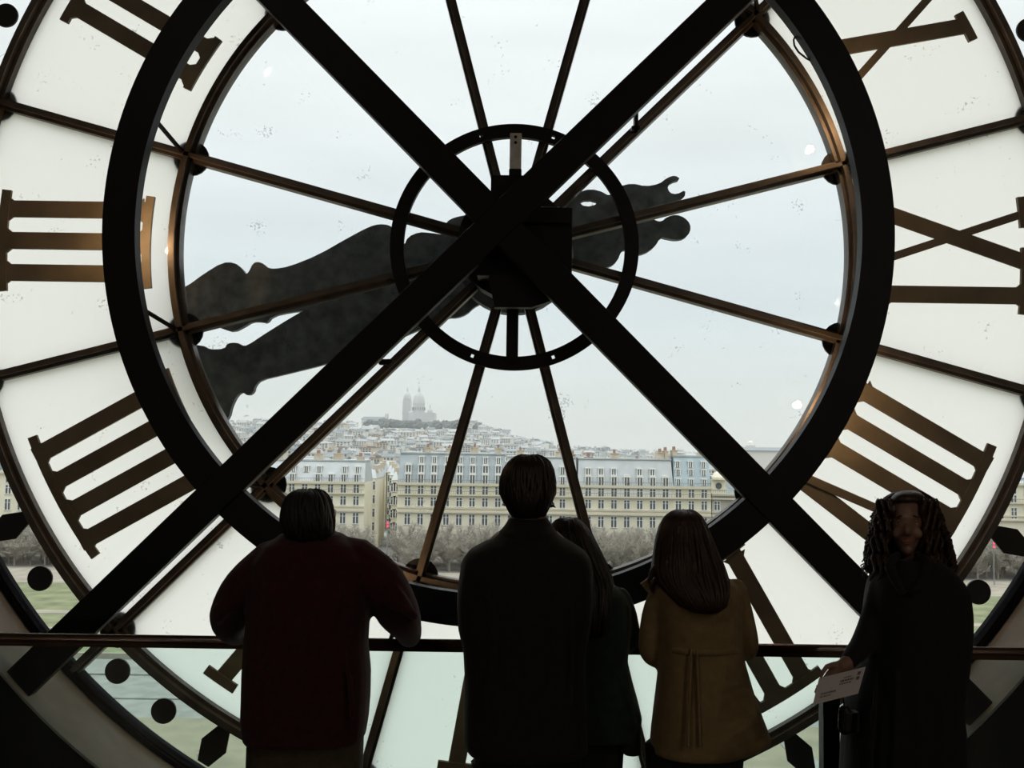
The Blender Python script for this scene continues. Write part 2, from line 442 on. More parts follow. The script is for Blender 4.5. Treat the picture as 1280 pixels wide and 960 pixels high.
for yy in (171, 178):
    m = MB(); m.lathe(at(644.5, yy, 5.231), [(.008, 0), (.008, .006)], 10, axis='y'); m.build('screw', M['black_iron'], b)
pbox('bracket_block', 636, 652, 210, 240, 5.12, 5.2, M['black_iron'], hub)
pbox('top_box', 613, 672, 218, 262, 5.08, 5.3, M['black_iron'], hub)
pbox('gear_housing', 596, 716, 262, 346, 5.06, 5.36, M['black_iron'], hub)
b = pbox('motor_block', 652, 716, 258, 279, 5.02, 5.07, M['black_iron'], hub)
pbox('lower_bar', 633, 648, 372, 452, 5.235, 5.26, M['black_iron'], hub)
m = MB(); m.prism([[(at(x, y, 5.03).x, at(x, y, 5.03).z) for x, y in ((611, 348), (613, 342), (664, 342), (690, 376), (664, 384), (618, 384))]], 5.03, 5.1); m.build('lower_plate', M['black_iron'], hub)
m = MB(); m.lathe((CX, 5.24, CZ), [(.16, -.02), (.30, 0), (.30, .14)], 32, axis='y'); m.build('hub_flange', M['black_iron'], hub)
m = MB(); m.lathe((CX, 5.3, CZ), [(.06, 0), (.06, .55)], 16, axis='y'); m.build('arbor', M['black_iron'], hub)
m = MB(); m.lathe((CX, 5.60, CZ+.0), [(.33, 0), (.34, .03), (.30, .10), (.2, .16), (.05, .19)], 36, axis='y'); m.build('hand_boss', M['hand'], hub)
for x, y, nm in ((795, 152, 'small upright clip on the upper right spoke of the clock'), (481, 453, 'small clip on the lower left spoke of the clock')):
    c = at(x, y, 5.28); m = MB()
    if y < 300: m.box((c.x-.010, 5.26, c.z-.05), (c.x+.010, 5.32, c.z+.055)); m.box((c.x-.025, 5.26, c.z-.05), (c.x+.02, 5.32, c.z-.03))
    else: m.box((c.x-.03, 5.26, c.z-.012), (c.x+.03, 5.32, c.z+.016)); m.ball((c.x+.02, 5.28, c.z), .02, 8)
    tag(m.build('clip', M['black_iron']), nm, 'clip')
cb = [at(x, y, 5.0) for x, y in ((1001, 41), (995, 42), (992, 50), (993, 57), (998, 65), (1008, 73), (1023, 81))]
m = MB(); m.tube(cb, .005, 6); tag(m.build('loose_cable', M['marker']), 'thin black cable looping out beside the ring near numeral ten', 'cable')

# the two ornate clock hands outside the glass
def outline(pts, Y): return [(at(x, y, Y).x, at(x, y, Y).z) for x, y in pts]
def soft(pts, it=1):
    for _ in range(it):
        q = []
        for i in range(len(pts)):
            a, b = pts[i], pts[(i+1) % len(pts)]
            q += [(a[0]*.75+b[0]*.25, a[1]*.75+b[1]*.25), (a[0]*.25+b[0]*.75, a[1]*.25+b[1]*.75)]
        pts = q
    return pts
minute = thing('clock_hand', at(300, 372, 5.74), 'upper dark ornate clock hand with turned rings and a round ball counterweight', 'clock hand', None)
up = [(205,372),(234,357.6),(255,342),(278,328),(293,328),(303,336),(307,343),(311,340),(316,329),(323,327),(330,330),(335,335),(344,336),(362,333),(397,319),(432,299),(454,287),(468,281),(480,280),(490,283),(501,297),(505,307),(510,296),(524,290),(537,291),(560,294),(600,300),(660,300),(660,338),(600,346),(520,362),(440,380),(400,386),(383,388),(362,390),(340,395),(333,404),(326,402),(314,402),(305,408),(291,415),(278,411),(262,405),(234,408),(207,398)]
m = MB(); m.prism([outline(soft(up, 1), 5.74)], 5.74, 5.79); o = m.build('blade', M['hand'], minute)
cw = [(650,292),(700,290),(740,283),(780,272),(806,268),(820,276),(827,277),(834,271),(845,268),(856,272),(863,280),(863,290),(856,298),(845,300),(834,298),(826,296),(819,308),(806,317),(792,319),(783,312),(777,313),(772,326),(762,334),(745,335),(720,330),(690,328),(650,330)]
m = MB(); m.prism([outline(soft(cw, 1), 5.74)], 5.74, 5.79); m.build('counterweight', M['hand'], minute)
hourh = thing('clock_hand', at(300, 462, 5.64), 'lower dark ornate clock hand with a pierced crescent counterweight', 'clock hand', None)
lo = [(225,432),(252,431),(262,437),(281,436),(284,429),(296,428),(303,432),(309,432),(333,416),(362,398),(383,386),(430,365),(500,340),(600,300),(660,290),(665,330),(600,380),(592,384),(584,392),(572,397),(560,397),(548,402),(470,435),(408,455),(351,469),(325,475),(318,483),(317,490),(310,495),(303,490),(296,494),(289,508),(286,522),(278,530),(250,470)]
m = MB(); m.prism([outline(soft(lo, 1), 5.66)], 5.66, 5.71); m.build('blade', M['hand'], hourh)
cr = [(650,285),(690,268),(705,254),(717,246),(730,237),(747,237),(764,246),(774,233),(790,229),(807,233),(824,230),(834,222),(844,219),(851,224),(840,227),(834,233),(837,241),(846,243),(857,237),(856,247),(840,253),(818,257),(790,268),(760,278),(720,290),(690,300),(655,318)]
m = MB(); m.prism([outline(soft(cr, 1), 5.66), outline([(724,253),(730,250),(738,249.5),(747,252),(744,256),(736,258),(729,257)], 5.66)], 5.66, 5.71); m.build('counterweight', M['hand'], hourh)
m = MB(); m.prism([outline(soft([(555,282),(562,274),(575,270),(590,268),(600,290),(560,292)], 1), 5.66)], 5.66, 5.71); m.build('leaf', M['hand'], hourh)

# small warm lamps on the back of the iron ring (they tint the bars next to them)
def ring_lamp(a, n):
    p = Vector((BX+1.90*cos(radians(a)), BY+.075, BZ+1.90*sin(radians(a))))
    t = thing('dial_lamp', p, n, 'lamp', None)
    m = MB(); m.lathe(p, [(.035, 0), (.035, .03), (.022, .05)], 14, axis='y'); m.build('lamp_housing', M['black_iron'], t)
    m = MB(); m.ball(p+Vector((0, .062, 0)), .017, 8); m.build('bulb', M['lamp'], t)
    l = bpy.data.lights.new('dial_lamp_light', 'POINT'); l.energy = 5.0; l.color = (1, .60, .30); l.shadow_soft_size = .02
    lo_ = bpy.data.objects.new('light', l); COL.objects.link(lo_); lo_.parent = t; lo_.location = (0, .10, 0)
for a, n in ((180, 'tiny warm lamp behind the black ring beside numeral three'), (20, 'tiny warm lamp behind the black ring between numerals nine and ten'),
             (-26, 'tiny warm lamp behind the black ring beside numeral eight'), (-111, 'tiny warm lamp behind the black ring between numerals five and six')):
    ring_lamp(a, n)

# ------------------------------------------------------------------ balustrade
RY = 3.80
bal = thing('balustrade', (0, RY, 0), 'bronze handrail on clear greenish glass panels before the clock', 'railing')
zt = at(640, 800, RY).z; zb = at(640, 813.5, RY).z
m = MB(); m.tube([(-6.5, RY, (zt+zb)/2), (6.5, RY, (zt+zb)/2)], (zt-zb)/2, 20, round_ends=False); m.box((-6.5, RY-.022, zb-.004), (6.5, RY+.022, zb+.012)); m.build('handrail', M['rail'], bal, smooth=False)
for i in range(6):
    x = -6.0+2.0*i
    m = MB(); m.box((x+.006, RY-.008, .05), (x+1.994, RY+.008, zb)); m.build('glass_panel', M['balu'], bal)
m = MB(); m.box((-6.5, RY-.03, 0), (6.5, RY+.03, .06)); m.build('base_shoe', M['rail'], bal)
pc = at(1036.5, 905, 3.35)
post = thing('barrier_post', (pc.x, 3.35, 0), 'slim black square post under the white leaflet', 'post')
zt2 = at(1036, 864, 3.35).z
m = MB(); m.box((pc.x-.027, 3.325, .02), (pc.x+.027, 3.375, zt2)); m.build('shaft', M['marker'], post)
m = MB(); m.box((pc.x-.033, 3.319, zt2), (pc.x+.033, 3.381, zt2+.012)); m.build('cap', M['marker'], post)
m = MB(); m.lathe((pc.x, 3.35, 0), [(.16, 0), (.16, .012), (.05, .03)], 24); m.build('foot', M['marker'], post)

# pendant lamps in the room behind the camera; some mirror in the glass, first and third are unseen, added for room light
M['globe'] = mat('opal_lamp_globe', (1, .9, .7), 0.3, emit=((1, 0.86, 0.67), 460))
M['cord'] = mat('black_cord', (.02, .02, .02), .6)
for (x, y, Yl), n in (((1014, 212, -1.5), 'unseen warm globe pendant lamp added as room light, high at right behind the camera'), ((1041, 378, -3.5), 'warm globe pendant lamp mirrored beside numeral nine'),
                      ((1014, 511, -5.0), 'unseen warm globe pendant lamp added as room light, low at right behind the camera'), ((265, 523, -4.5), 'warm globe pendant lamp mirrored beside numeral four'),
                      ((330, 86, -1.0), 'warm globe pendant lamp mirrored in the upper left glass')):
    p = at(x, y, 2*DY-Yl); p.y = Yl
    t = thing('pendant_lamp', p, n, 'lamp')
    m = MB(); m.ball(p, .05, 14); m.build('globe', M['globe'], t, smooth=True)
    m = MB(); m.lathe(p, [(.05, .03), (.03, .06), (.012, .09)], 14); m.build('socket', M['cord'], t)
    m = MB(); m.tube([p+Vector((0, 0, .08)), Vector((p.x, p.y, TOP))], .006, 6, round_ends=False); m.build('cord', M['cord'], t)

# ------------------------------------------------------------------ outdoors: ground
GZ = -26.0
M['sand'] = mat('pale_sandy_gravel', (0.20, 0.19, 0.125), 0.9, noise=(.25, .2))
M['quay'] = mat('grey_quay_paving', (0.21, 0.22, 0.195), 0.9, noise=(.5, .2))
M['lawn'] = mat('winter_lawn', (0.145, 0.165, 0.082), 0.95, noise=(.3, .35))
M['path'] = mat('beige_garden_path', (0.26, 0.24, 0.19), 0.9, noise=(.3, .2))
M['soil'] = mat('grey_brown_soil', (0.15, 0.14, 0.12), 0.95, noise=(.4, .2))
M['street'] = mat('street_asphalt', (0.17, 0.17, 0.165), 0.9, noise=(.4, .1))
M['hill'] = mat('hazy_hillside', (0.36, 0.38, 0.36), 0.95, noise=(.01, .2))
def strip(name, y0, y1, m, z=0.0, x=420):
    w = MB(); w.box((-x, y0, GZ-1), (x, y1, GZ+z)); struct(name, w, m)
strip('ground_plaza', 30, 103, M['sand'])
strip('ground_quay', 103, 131, M['quay'])
strip('ground_lawn', 131, 198, M['lawn'])
strip('ground_path', 198, 222, M['path'])
strip('ground_tree_bed', 222, 246, M['soil'])
strip('ground_street', 246, 300, M['street'])
for i, (y0, y1) in enumerate(((163, 166), (150, 151.2))):
    w = MB(); w.box((-420, y0, GZ), (420, y1, GZ+.05)); struct('path_cross', w, M['path'])
for i, (y0, h, mt) in enumerate(((110, .15, 'quay'), (121, .2, 'quay'), (130, .7, 'path'))):
    w = MB(); w.box((-420, y0, GZ), (420, y0+.5, GZ+h)); struct('quay_wall', w, M[mt])
w = MB(); w.box((26, 60, GZ), (28, 103, GZ+.06)); struct('path_kerb', w, M['quay'])
ridge = [(-400, 10), (0, 14), (200, 20), (290, 24), (400, 24), (440, 21), (480, 17), (545, 16), (575, 17), (620, 11), (660, 2), (720, -9), (800, -13), (1000, -14), (1700, -14)]
def hill_h(px):
    for (a, ha), (b, hb) in zip(ridge, ridge[1:]):
        if px <= b:
            t = max(0, (px-a)/(b-a)); t = t*t*(3-2*t); return ha+(hb-ha)*t
    return ridge[-1][1]
def ground_z(px, Y):
    t = min(1, max(0, (Y-330)/(1500-330))); t = t*t*(3-2*t)*.55+t*.45
    a = min(1, max(0, (Y-1330)/130)); q = min(1, max(0, (px-425)/40))*min(1, max(0, (650-px)/60))
    return GZ + (hill_h(px)-GZ)*t + 11*a*a*(3-2*a)*q
w = MB(); nx, ny = 70, 40; vs = []
for j in range(ny):
    Y = 300 + (2300-300)*(j/(ny-1))**1.5
    for i in range(nx):
        px = -400+2100*i/(nx-1); z = ground_z(px, Y)
        if Y > 1750: z -= (Y-1750)*.06
        vs.append((xat(px, Y), Y, z))
w.add(vs, [(j*nx+i, j*nx+i+1, (j+1)*nx+i+1, (j+1)*nx+i) for j in range(ny-1) for i in range(nx-1)])
o = w.build('ground_hillside', M['hill'], recalc=False); o['kind'] = 'structure'

# ------------------------------------------------------------------ the long stone facades across the gardens
FY = 250.0
M['stone'] = mat('cream_limestone', (0.73, 0.69, 0.545), 0.85, noise=(.12, .10))
M['stone2'] = mat('pale_limestone', (0.76, 0.72, 0.57), 0.85, noise=(.12, .10))
M['stone3'] = mat('grey_limestone', (0.42, 0.40, 0.34), 0.85, noise=(.12, .12))
M['band'] = mat('darker_limestone_moulding', (0.60, 0.56, 0.44), 0.85)  # even limestone tone, darker than the cream walls
M['zinc'] = mat('blue_grey_zinc', (0.34, 0.385, 0.40), 0.6, noise=(.3, .12))
M['zinc2'] = mat('pale_zinc', (0.44, 0.47, 0.47), 0.6, noise=(.3, .1))
M['zinc3'] = mat('light_blue_zinc', (0.37, 0.45, 0.48), 0.6, noise=(.3, .08))
M['white'] = mat('white_window_paint', (0.74, 0.74, 0.70), 0.6)
M['pane'] = mat('dark_far_pane', (0.10, 0.115, 0.12), 0.25)
M['chim'] = mat('chimney_render', (0.50, 0.44, 0.34), 0.9, noise=(.8, .15))
M['brick'] = mat('brown_chimney_brick', (0.33, 0.26, 0.22), 0.9, noise=(.8, .15))
M['pot'] = mat('terracotta_pot', (0.30, 0.20, 0.15), 0.9)
M['iron'] = mat('grey_balcony_iron', (0.20, 0.21, 0.20), 0.7)
def zl(y): return at(525, y, FY).z
def win_mesh(h, w=1.30, shutters=False):
    m = MB()
    m.box((-w/2, -.02, 0), (w/2, .25, h), 1)                                   # dark panes set back in the frame
    fw = .13
    m.box((-w/2-fw, -.14, -.05), (-w/2, .05, h+.1), 0); m.box((w/2, -.14, -.05), (w/2+fw, .05, h+.1), 0)
    m.box((-w/2-fw, -.18, h), (w/2+fw, .05, h+.22), 0); m.box((-w/2-fw-.08, -.22, -.16), (w/2+fw+.08, .05, 0), 0)
    m.box((-.11, -.10, 0), (.11, .02, h), 0); m.box((-w/2, -.08, h*.68), (w/2, .0, h*.68+.1), 0)
    if shutters:
        for s in (-1, 1): m.box((s*(w/2+fw+.35)-.33, -.12, 0), (s*(w/2+fw+.35)+.33, .03, h), 0)
    me = m.mesh('window', [M['white'], M['pane']]); fix_normals(me); return me
WIN = {k: win_mesh(*v) for k, v in {'s': (1.5,), 'm': (2.1,), 'l': (2.6,), 'sh': (2.1, 1.3, True)}.items()}
def dormer_mesh(h, w, cap):
    m = MB()
    m.box((-w/2, 0, 0), (w/2, 2.4, h), 2)
    m.box((-w/2-.15, -.12, h), (w/2+.15, 2.4, h+.22), 0)
    m.box((-w/2-.02, -.10, -.1), (-w/2+.2, .1, h), 0); m.box((w/2-.2, -.10, -.1), (w/2+.02, .1, h), 0)
    m.box((-w/2+.2, -.03, 0), (w/2-.2, .1, h-.1), 1); m.box((-.1, -.08, 0), (.1, .05, h-.1), 0)
    if cap: m.box((-w/2+.1, -.08, h+.22), (w/2-.1, 1.5, h+.55), 0)
    me = m.mesh('dormer', [M['white'], M['pane'], M['zinc']]); fix_normals(me); return me
DOR = {'b': dormer_mesh(2.0, 1.55, True), 'm': dormer_mesh(1.7, 1.35, False), 's': dormer_mesh(1.4, 1.2, False)}
ctr_cols = [510+16.1*k for k in range(-46, 60)]
def building(name, label, x0, x1, top, wallm, roofm, rows, drows, cornice=604, depth=15, lean=2.4, skip=lambda i, r: False, Y=FY, chim=(), base=None, bands=True):
    X0, X1 = xat(x0, Y), xat(x1, Y)
    t = thing(name, ((X0+X1)/2, Y, GZ), label, 'building')
    L = wloc(t)
    zc, ztop = zl(cornice), zl(top)
    m = MB(); m.box((X0, Y, GZ), (X1, Y+depth, zc)); m.build('wall', wallm, t)
    m = MB(); s = lean; e = .35
    m.hexa([(X0+.05, Y-.05, zc), (X1-.05, Y-.05, zc), (X1-.05, Y+depth, zc), (X0+.05, Y+depth, zc), (X0+e, Y+s, ztop), (X1-e, Y+s, ztop), (X1-e, Y+depth-s, ztop), (X0+e, Y+depth-s, ztop)])
    m.build('mansard_roof', roofm, t)
    m = MB(); m.box((X0+e-.1, Y+s-.3, ztop), (X1-e+.1, Y+depth-s+.3, ztop+.35)); m.build('roof_ridge', M['zinc2'], t)
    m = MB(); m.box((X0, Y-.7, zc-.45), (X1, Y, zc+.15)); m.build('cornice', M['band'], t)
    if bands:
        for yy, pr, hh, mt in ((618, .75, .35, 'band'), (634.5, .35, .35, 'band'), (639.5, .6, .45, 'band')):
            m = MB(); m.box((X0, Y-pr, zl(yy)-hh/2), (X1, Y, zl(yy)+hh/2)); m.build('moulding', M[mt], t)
        m = MB(); m.box((X0, Y-.72, zl(618)+.9), (X1, Y-.66, zl(618)+1.0))
        k = int((X1-X0)/.55)
        for i in range(k): m.box((X0+.2+i*.55, Y-.71, zl(618)+.15), (X0+.26+i*.55, Y-.67, zl(618)+.9))
        m.build('balcony_rail', M['iron'], t)
        m = MB(); m.box((X0, Y-.45, zc+.9), (X1, Y-.40, zc+.98))
        for i in range(k): m.box((X0+.2+i*.55, Y-.44, zc+.15), (X0+.26+i*.55, Y-.41, zc+.9))
        m.build('roof_rail', M['iron'], t)
    for i, cx in enumerate(c for c in ctr_cols if x0+4 < c < x1-4):
        X = xat(cx, Y)
        for r, (yc, kind) in enumerate(rows):
            if skip(i, r): continue
            me = WIN[kind]; h = {'s': 1.5, 'm': 2.1, 'l': 2.6, 'sh': 2.1}[kind]
            place('window', me, t, Vector((X, Y, zl(yc)-h/2))-L)
            if r == 2:
                pass
        for r, (yc, kind) in enumerate(drows):
            if skip(i, r+10): continue
            h = {'b': 2.0, 'm': 1.7, 's': 1.4}[kind]; z = zl(yc)-h/2
            yy = Y-.05 + s*(z-zc)/(ztop-zc) - .15
            place('dormer', DOR[kind], t, Vector((X, yy, z))-L)
    for cx, cy0, cy1, wpx, mt in chim:
        X = xat(cx, Y); w_ = wpx*.2/2
        m = MB(); m.box((X-w_, Y+s+.4, zl(cy1)), (X+w_, Y+s+4.5, zl(cy0))); m.box((X-w_-.12, Y+s+.3, zl(cy0)), (X+w_+.12, Y+s+4.6, zl(cy0)+.2))
        c = m.build('chimney', M[mt], t)
        if wpx >= 5:
            for j in range(4):
                p = MB(); p.lathe((X, Y+s+1+j*.95, zl(cy0)+.2), [(.22, 0), (.17, .9)], 8); p.build('chimney_pot', M['pot'], c)
    return t
R3S = [(612.5, 'm'), (627, 'm'), (649, 'l')]
building('facade_building', 'cream stone building with pale zinc roof left of the street gap', 128, 456, 578, M['stone2'], M['zinc2'], R3S, [(599, 'm'), (588.5, 's')], cornice=604, lean=3.2,
         skip=lambda i, r: r >= 10 and (i*7+r) % 5 == 0, chim=((392, 570, 580, 8, 'chim'), (418, 569, 580, 10, 'chim'), (345, 570, 580, 8, 'chim'), (300, 569, 580, 9, 'chim'), (446, 573, 584, 7, 'chim')))
building('facade_building', 'long cream building with blue grey mansard and three dormer rows right of street gap', 497, 632, 567, M['stone'], M['zinc'], R3S, [(598, 'b'), (586.5, 'b'), (574.5, 's')], skip=lambda i, r: r == 12 and i < 1,
         chim=((532, 560, 568, 7, 'chim'), (560, 561, 568, 8, 'chim'), (592, 559, 568, 9, 'chim'), (622, 560, 568, 8, 'chim')))
building('facade_building', 'cream building whose grey roof rises behind the centre man\'s head', 632, 722, 570, M['stone'], M['zinc2'], R3S, [(598, 'm'), (586, 'm')], chim=((650, 562, 571, 8, 'chim'), (700, 563, 571, 9, 'chim'), (717, 566, 580, 6, 'brick')))
building('facade_building', 'cream building with patchwork grey roof, tall white flues and shuttered attic windows', 722, 842, 571, M['stone'], M['zinc2'], [(612.5, 'sh'), (627, 'm'), (649, 'l')], [(598, 'b'), (587, 'm')], skip=lambda i, r: r == 11 and i in (3, 6),
         chim=((737, 569, 583, 9, 'brick'), (742.5, 569, 590, 2.2, 'white'), (790, 570, 590, 2.2, 'white'), (799, 572, 581, 8, 'brick'), (770, 564, 572, 9, 'chim'), (828, 562, 572, 8, 'chim'), (835, 560, 572, 5, 'chim')))
building('facade_building', 'cream building under a smooth light blue zinc roof with slit windows', 842, 889, 566, M['stone'], M['zinc3'], R3S, [(598, 's'), (586, 's'), (576, 's')], chim=((846, 559, 567, 6, 'chim'), (880, 562, 567, 5, 'chim')))
t = building('facade_building', 'grey stone building with a round dormer at the right of the long facades', 890, 1130, 592, M['stone3'], M['zinc'], R3S, [], cornice=612, depth=14, skip=lambda i, r: r == 0 or i % 2)
X = xat(898, FY); m = MB(); m.box((X-1.8, FY-.3, zl(612)), (X+1.8, FY+3, zl(594))); m.lathe((X, FY-.3, zl(594)), [(1.8, -.01), (1.8, .6), (1.2, 1.6), (.1, 2.1)], 14); m.build('round_dormer', M['stone2'], t)
m = MB(); m.lathe((X, FY-.42, zl(602)), [(.8, 0), (.8, .2)], 16, axis='y'); m.build('dormer_window', M['pane'], t)
m = MB(); m.lathe((xat(916, FY), FY+4, zl(612)), [(3.4, 0), (3.4, 1.5), (2.8, 3.2), (1.6, 4.6), (.1, 5.4)], 18); m.build('turret_roof', M['zinc'], t)
building('facade_building', 'cream building seen through the minute track at far left', -170, 127, 590, M['stone2'], M['zinc'], [(605, 'm'), (619, 'm'), (638, 'l')], [(592, 'm')], cornice=597, bands=False)
building('facade_building', 'beige building seen through the minute track at far right', 1131, 1440, 588, M['stone'], M['zinc'], [(601, 'm'), (614, 'm'), (631, 'l')], [], cornice=594, bands=True)
# street gap: houses stepping back on both sides
for i, (xa, xb, Y, top, side) in enumerate(((456.5, 470, 268, 598, 'l'), (462, 474, 292, 596, 'l'), (467, 478, 320, 592, 'l'), (470, 480, 350, 588, 'l'), (490, 497, 275, 600, 'r'), (487, 496, 300, 594, 'r'), (484, 495, 330, 590, 'r'), (472, 492, 385, 584, 'c'))):
    X0, X1 = xat(xa, Y), xat(xb, Y); z1 = zat(top, Y, 478)
    t = thing('street_house', ((X0+X1)/2, Y, GZ), ['pale narrow house on the left side of the street gap, %s one back' % w_ for w_ in ('first', 'second', 'third', 'fourth')][i] if i < 4 else
              (['pale narrow house on the right side of the street gap, %s one back' % w_ for w_ in ('first', 'second', 'third')][i-4] if i < 7 else 'pale house closing the far end of the street gap'), 'house')
    gz = GZ+ (0 if Y < 300 else ground_z(478, Y)-GZ)
    m = MB(); m.box((X0, Y, gz-3), (X1, Y+14, z1)); m.build('wall', M['stone2' if i % 2 else 'stone'], t)
    m = MB(); m.hexa([(X0-.2, Y-.2, z1), (X1+.2, Y-.2, z1), (X1+.2, Y+14, z1), (X0-.2, Y+14, z1), (X0+.6, Y+2, z1+2.2), (X1-.6, Y+2, z1+2.2), (X1-.6, Y+12, z1+2.2), (X0+.6, Y+12, z1+2.2)]); m.build('roof', M['zinc2'], t)
    L = wloc(t)
    for r in range(5):
        for c in range(2):
            place('window', WIN['m'], t, Vector((X0+(X1-X0)*(.3+.4*c), Y, z1-3-r*3.6))-L)
    m = MB(); X = X1-.8 if side == 'l' else X0+.8; m.box((X-.6, Y+3, z1), (X+.6, Y+7, z1+3.4)); m.build('chimney', M['chim'], t)

# ------------------------------------------------------------------ roofs of the city, the hill
WC = [mat('far_wall_cream', (.58, .56, .49), .9), mat('far_wall_white', (.66, .65, .60), .9), mat('far_wall_grey', (.46, .46, .43), .9), mat('far_wall_ochre', (.52, .46, .36), .9)]
RC = [mat('far_roof_zinc', (.21, .24, .25), .7), mat('far_roof_pale', (.33, .35, .35), .7), mat('far_roof_slate', (.14, .165, .175), .7), mat('far_roof_tile', (.24, .185, .15), .8)]
def house_shape(m, kind, h):
    w_, d = 1.0, 1.0
    m.box((-.5, -.5, -1.2), (.5, .5, h))
    if kind == 0: m.hexa([(-.53, -.53, h), (.53, -.53, h), (.53, .53, h), (-.53, .53, h), (-.38, -.3, h+.28), (.38, -.3, h+.28), (.38, .3, h+.28), (-.38, .3, h+.28)], 1)
    elif kind == 1: m.add([(-.53, -.53, h), (.53, -.53, h), (.53, .53, h), (-.53, .53, h), (-.53, 0, h+.36), (.53, 0, h+.36)], [(0, 1, 5, 4), (2, 3, 4, 5), (0, 4, 3), (1, 2, 5), (3, 2, 1, 0)], 1)
    else: m.box((-.53, -.53, h), (.53, .53, h+.07), 1); m.box((-.1, -.2, h+.07), (.3, .2, h+.2), 1)
    m.box((-.42, -.15, h), (-.28, .15, h+.5), 0)
    for r in range(3):
        for c in range(4):
            m.box((-.40+c*.22, -.512, h-.25-r*.27), (-.29+c*.22, -.49, h-.09-r*.27), 2)
HM = []
for k in range(9):
    m = MB(); house_shape(m, k % 3, [1.0, .8, 1.25][k//3]); me = m.mesh('far_house', [WC[[0, 1, 3, 2, 0, 1, 0, 1, 2][k]], RC[[0, 1, 3, 2, 0, 0, 1, 2, 0][k]], M['pane']]); fix_normals(me); HM.append(me)
HOUSES = []; _grid = {}
for n in range(5200):
    Y = 285 + (1520-285)*random.random()**1.15
    px = random.choice((random.uniform(270, 680), random.uniform(270, 1010)))
    if Y < 400 and 450 < px < 503: continue
    s = random.uniform(7.5, 12)*(1 if Y < 600 else 1.1)
    X = xat(px, Y); key = (int(X//16), int(Y//16))
    if any((X-q[0])**2+(Y-q[1])**2 < (.62*(s+q[2]))**2 for a in (-1, 0, 1) for d in (-1, 0, 1) for q in _grid.get((key[0]+a, key[1]+d), ())): continue
    _grid.setdefault(key, []).append((X, Y, s))
    HOUSES.append((s/Y, px, Y, s, random.randrange(9), random.uniform(-.5, .5), random.uniform(.8, 1.3)))
# keep clear of the basilica
HOUSES = [h for h in HOUSES if not (440 < h[1] < 575 and h[2] > 1330)]
HOUSES.sort(reverse=True)
def house_tf(h):
    _, px, Y, s, k, rz, sz = h
    h = random.uniform(9, 15) if Y < 600 else random.uniform(6, 12)
    return Vector((xat(px, Y), Y, ground_z(px, Y)+h*.55)), rz, (s*random.uniform(.85, 1.15), s, h*.5)
HL = ['grey roofed pale house among the crowded rooftops near the facades', 'little pale house on the hazy slope below the basilica', 'pale rooftop house in the flat distance right of the hill']
for h in HOUSES[:290]:
    p, rz, sc = house_tf(h)
    o = place('far_house', HM[h[4]], None, p, (0, 0, rz)); o.scale = sc
    g = 0 if h[2] < 480 else (1 if h[1] < 640 else 2)
    tag(o, HL[g], 'house', ['rooftops just behind the facades', 'houses on the hill slope', 'rooftops right of the hill'][g])
m = MB(); mi = {}
mats_all = WC+RC+[M['pane']]
for h in HOUSES[290:]:
    p, rz, sc = house_tf(h); me = HM[h[4]]
    T = Matrix.Translation(p) @ Matrix.Rotation(rz, 4, 'Z') @ Matrix.Diagonal((*sc, 1))
    b = len(m.v); m.v += [tuple(T @ v.co) for v in me.vertices]
    idx = [mats_all.index(x) for x in me.materials]
    for p_ in me.polygons: m.f.append(tuple(i+b for i in p_.vertices)); m.m.append(idx[p_.material_index])
o = m.build('distant_rooftops', mats_all, recalc=False); tag(o, 'dense spread of tiny hazy rooftops covering the distant hill and plain', 'rooftops', kind='stuff')

# white domed basilica
SY = 1600.0; k_ = SY/FPX
M['basil'] = mat('white_travertine', (.44, .45, .44), .85, noise=(.05, .08))
bz0 = ground_z(525, 1500)
bas = thing('basilica', (xat(524, SY), SY, bz0), 'hazy white basilica with tall domes crowning the hill', 'church')
def zs(y): return at(520, y, SY).z
def X_(px): return xat(px, SY, 520)
m = MB(); m.box((X_(513), SY-14, bz0-12), (X_(544), SY+30, zs(516))); m.box((X_(510), SY-8, bz0-12), (X_(548), SY+25, zs(526)))
m.lathe((X_(529), SY-14, bz0-12), [(8, 0), (8, zs(535)-bz0+12), (5.5, zs(532)-bz0+12), (.5, zs(530)-bz0+12)], 18); m.build('nave', M['basil'], bas)
def domeprof(r, z0, z1, z2, z3): 
    h = z2-z1
    return [(r, 0), (r, z1-z0), (r*1.06, z1-z0+.4), (r*1.0, z1-z0+h*.2), (r*.93, z1-z0+h*.4), (r*.78, z1-z0+h*.62), (r*.55, z1-z0+h*.8), (r*.28, z1-z0+h*.93), (r*.2, z1-z0+h), (r*.2, z1-z0+h+(z3-z2)*.45), (r*.1, z1-z0+h+(z3-z2)*.6), (.3, z3-z0)]
m = MB(); m.lathe((X_(523.2), SY, zs(519)), domeprof(7.6*k_, zs(519), zs(505), zs(489.5), zs(481.5)), 24); d = m.build('main_dome', M['basil'], bas)
m = MB(); m.box((X_(501.3), SY+20, bz0-12), (X_(512), SY+32, zs(500))); m.box((X_(500.8), SY+19, zs(516)), (X_(512.5), SY+33, zs(514.5))); m.lathe((X_(506.6), SY+26, zs(500)), domeprof(5.0*k_, zs(500), zs(498), zs(488.5), zs(482)), 20); m.build('bell_tower', M['basil'], bas)
for px, y0, y1, y2, y3, r in ((538, 522, 516, 510.5, 505, 3.7), (514, 522, 518, 514, 509, 3.0)):
    m = MB(); m.lathe((X_(px), SY-8, zs(y0)), domeprof(r*k_, zs(y0), zs(y1), zs(y2), zs(y3)), 16); m.build('small_dome', M['basil'], bas)
for i in range(9):
    a = pi+pi*i/8; m = MB(); c = Vector((X_(523.2)+7.65*k_*cos(a), SY+7.65*k_*sin(a), zs(513)))
    m.box((c.x-.7, c.y-.7, c.z), (c.x+.7, c.y+.7, c.z+5)); m.build('dome_window', RC[2], bas)
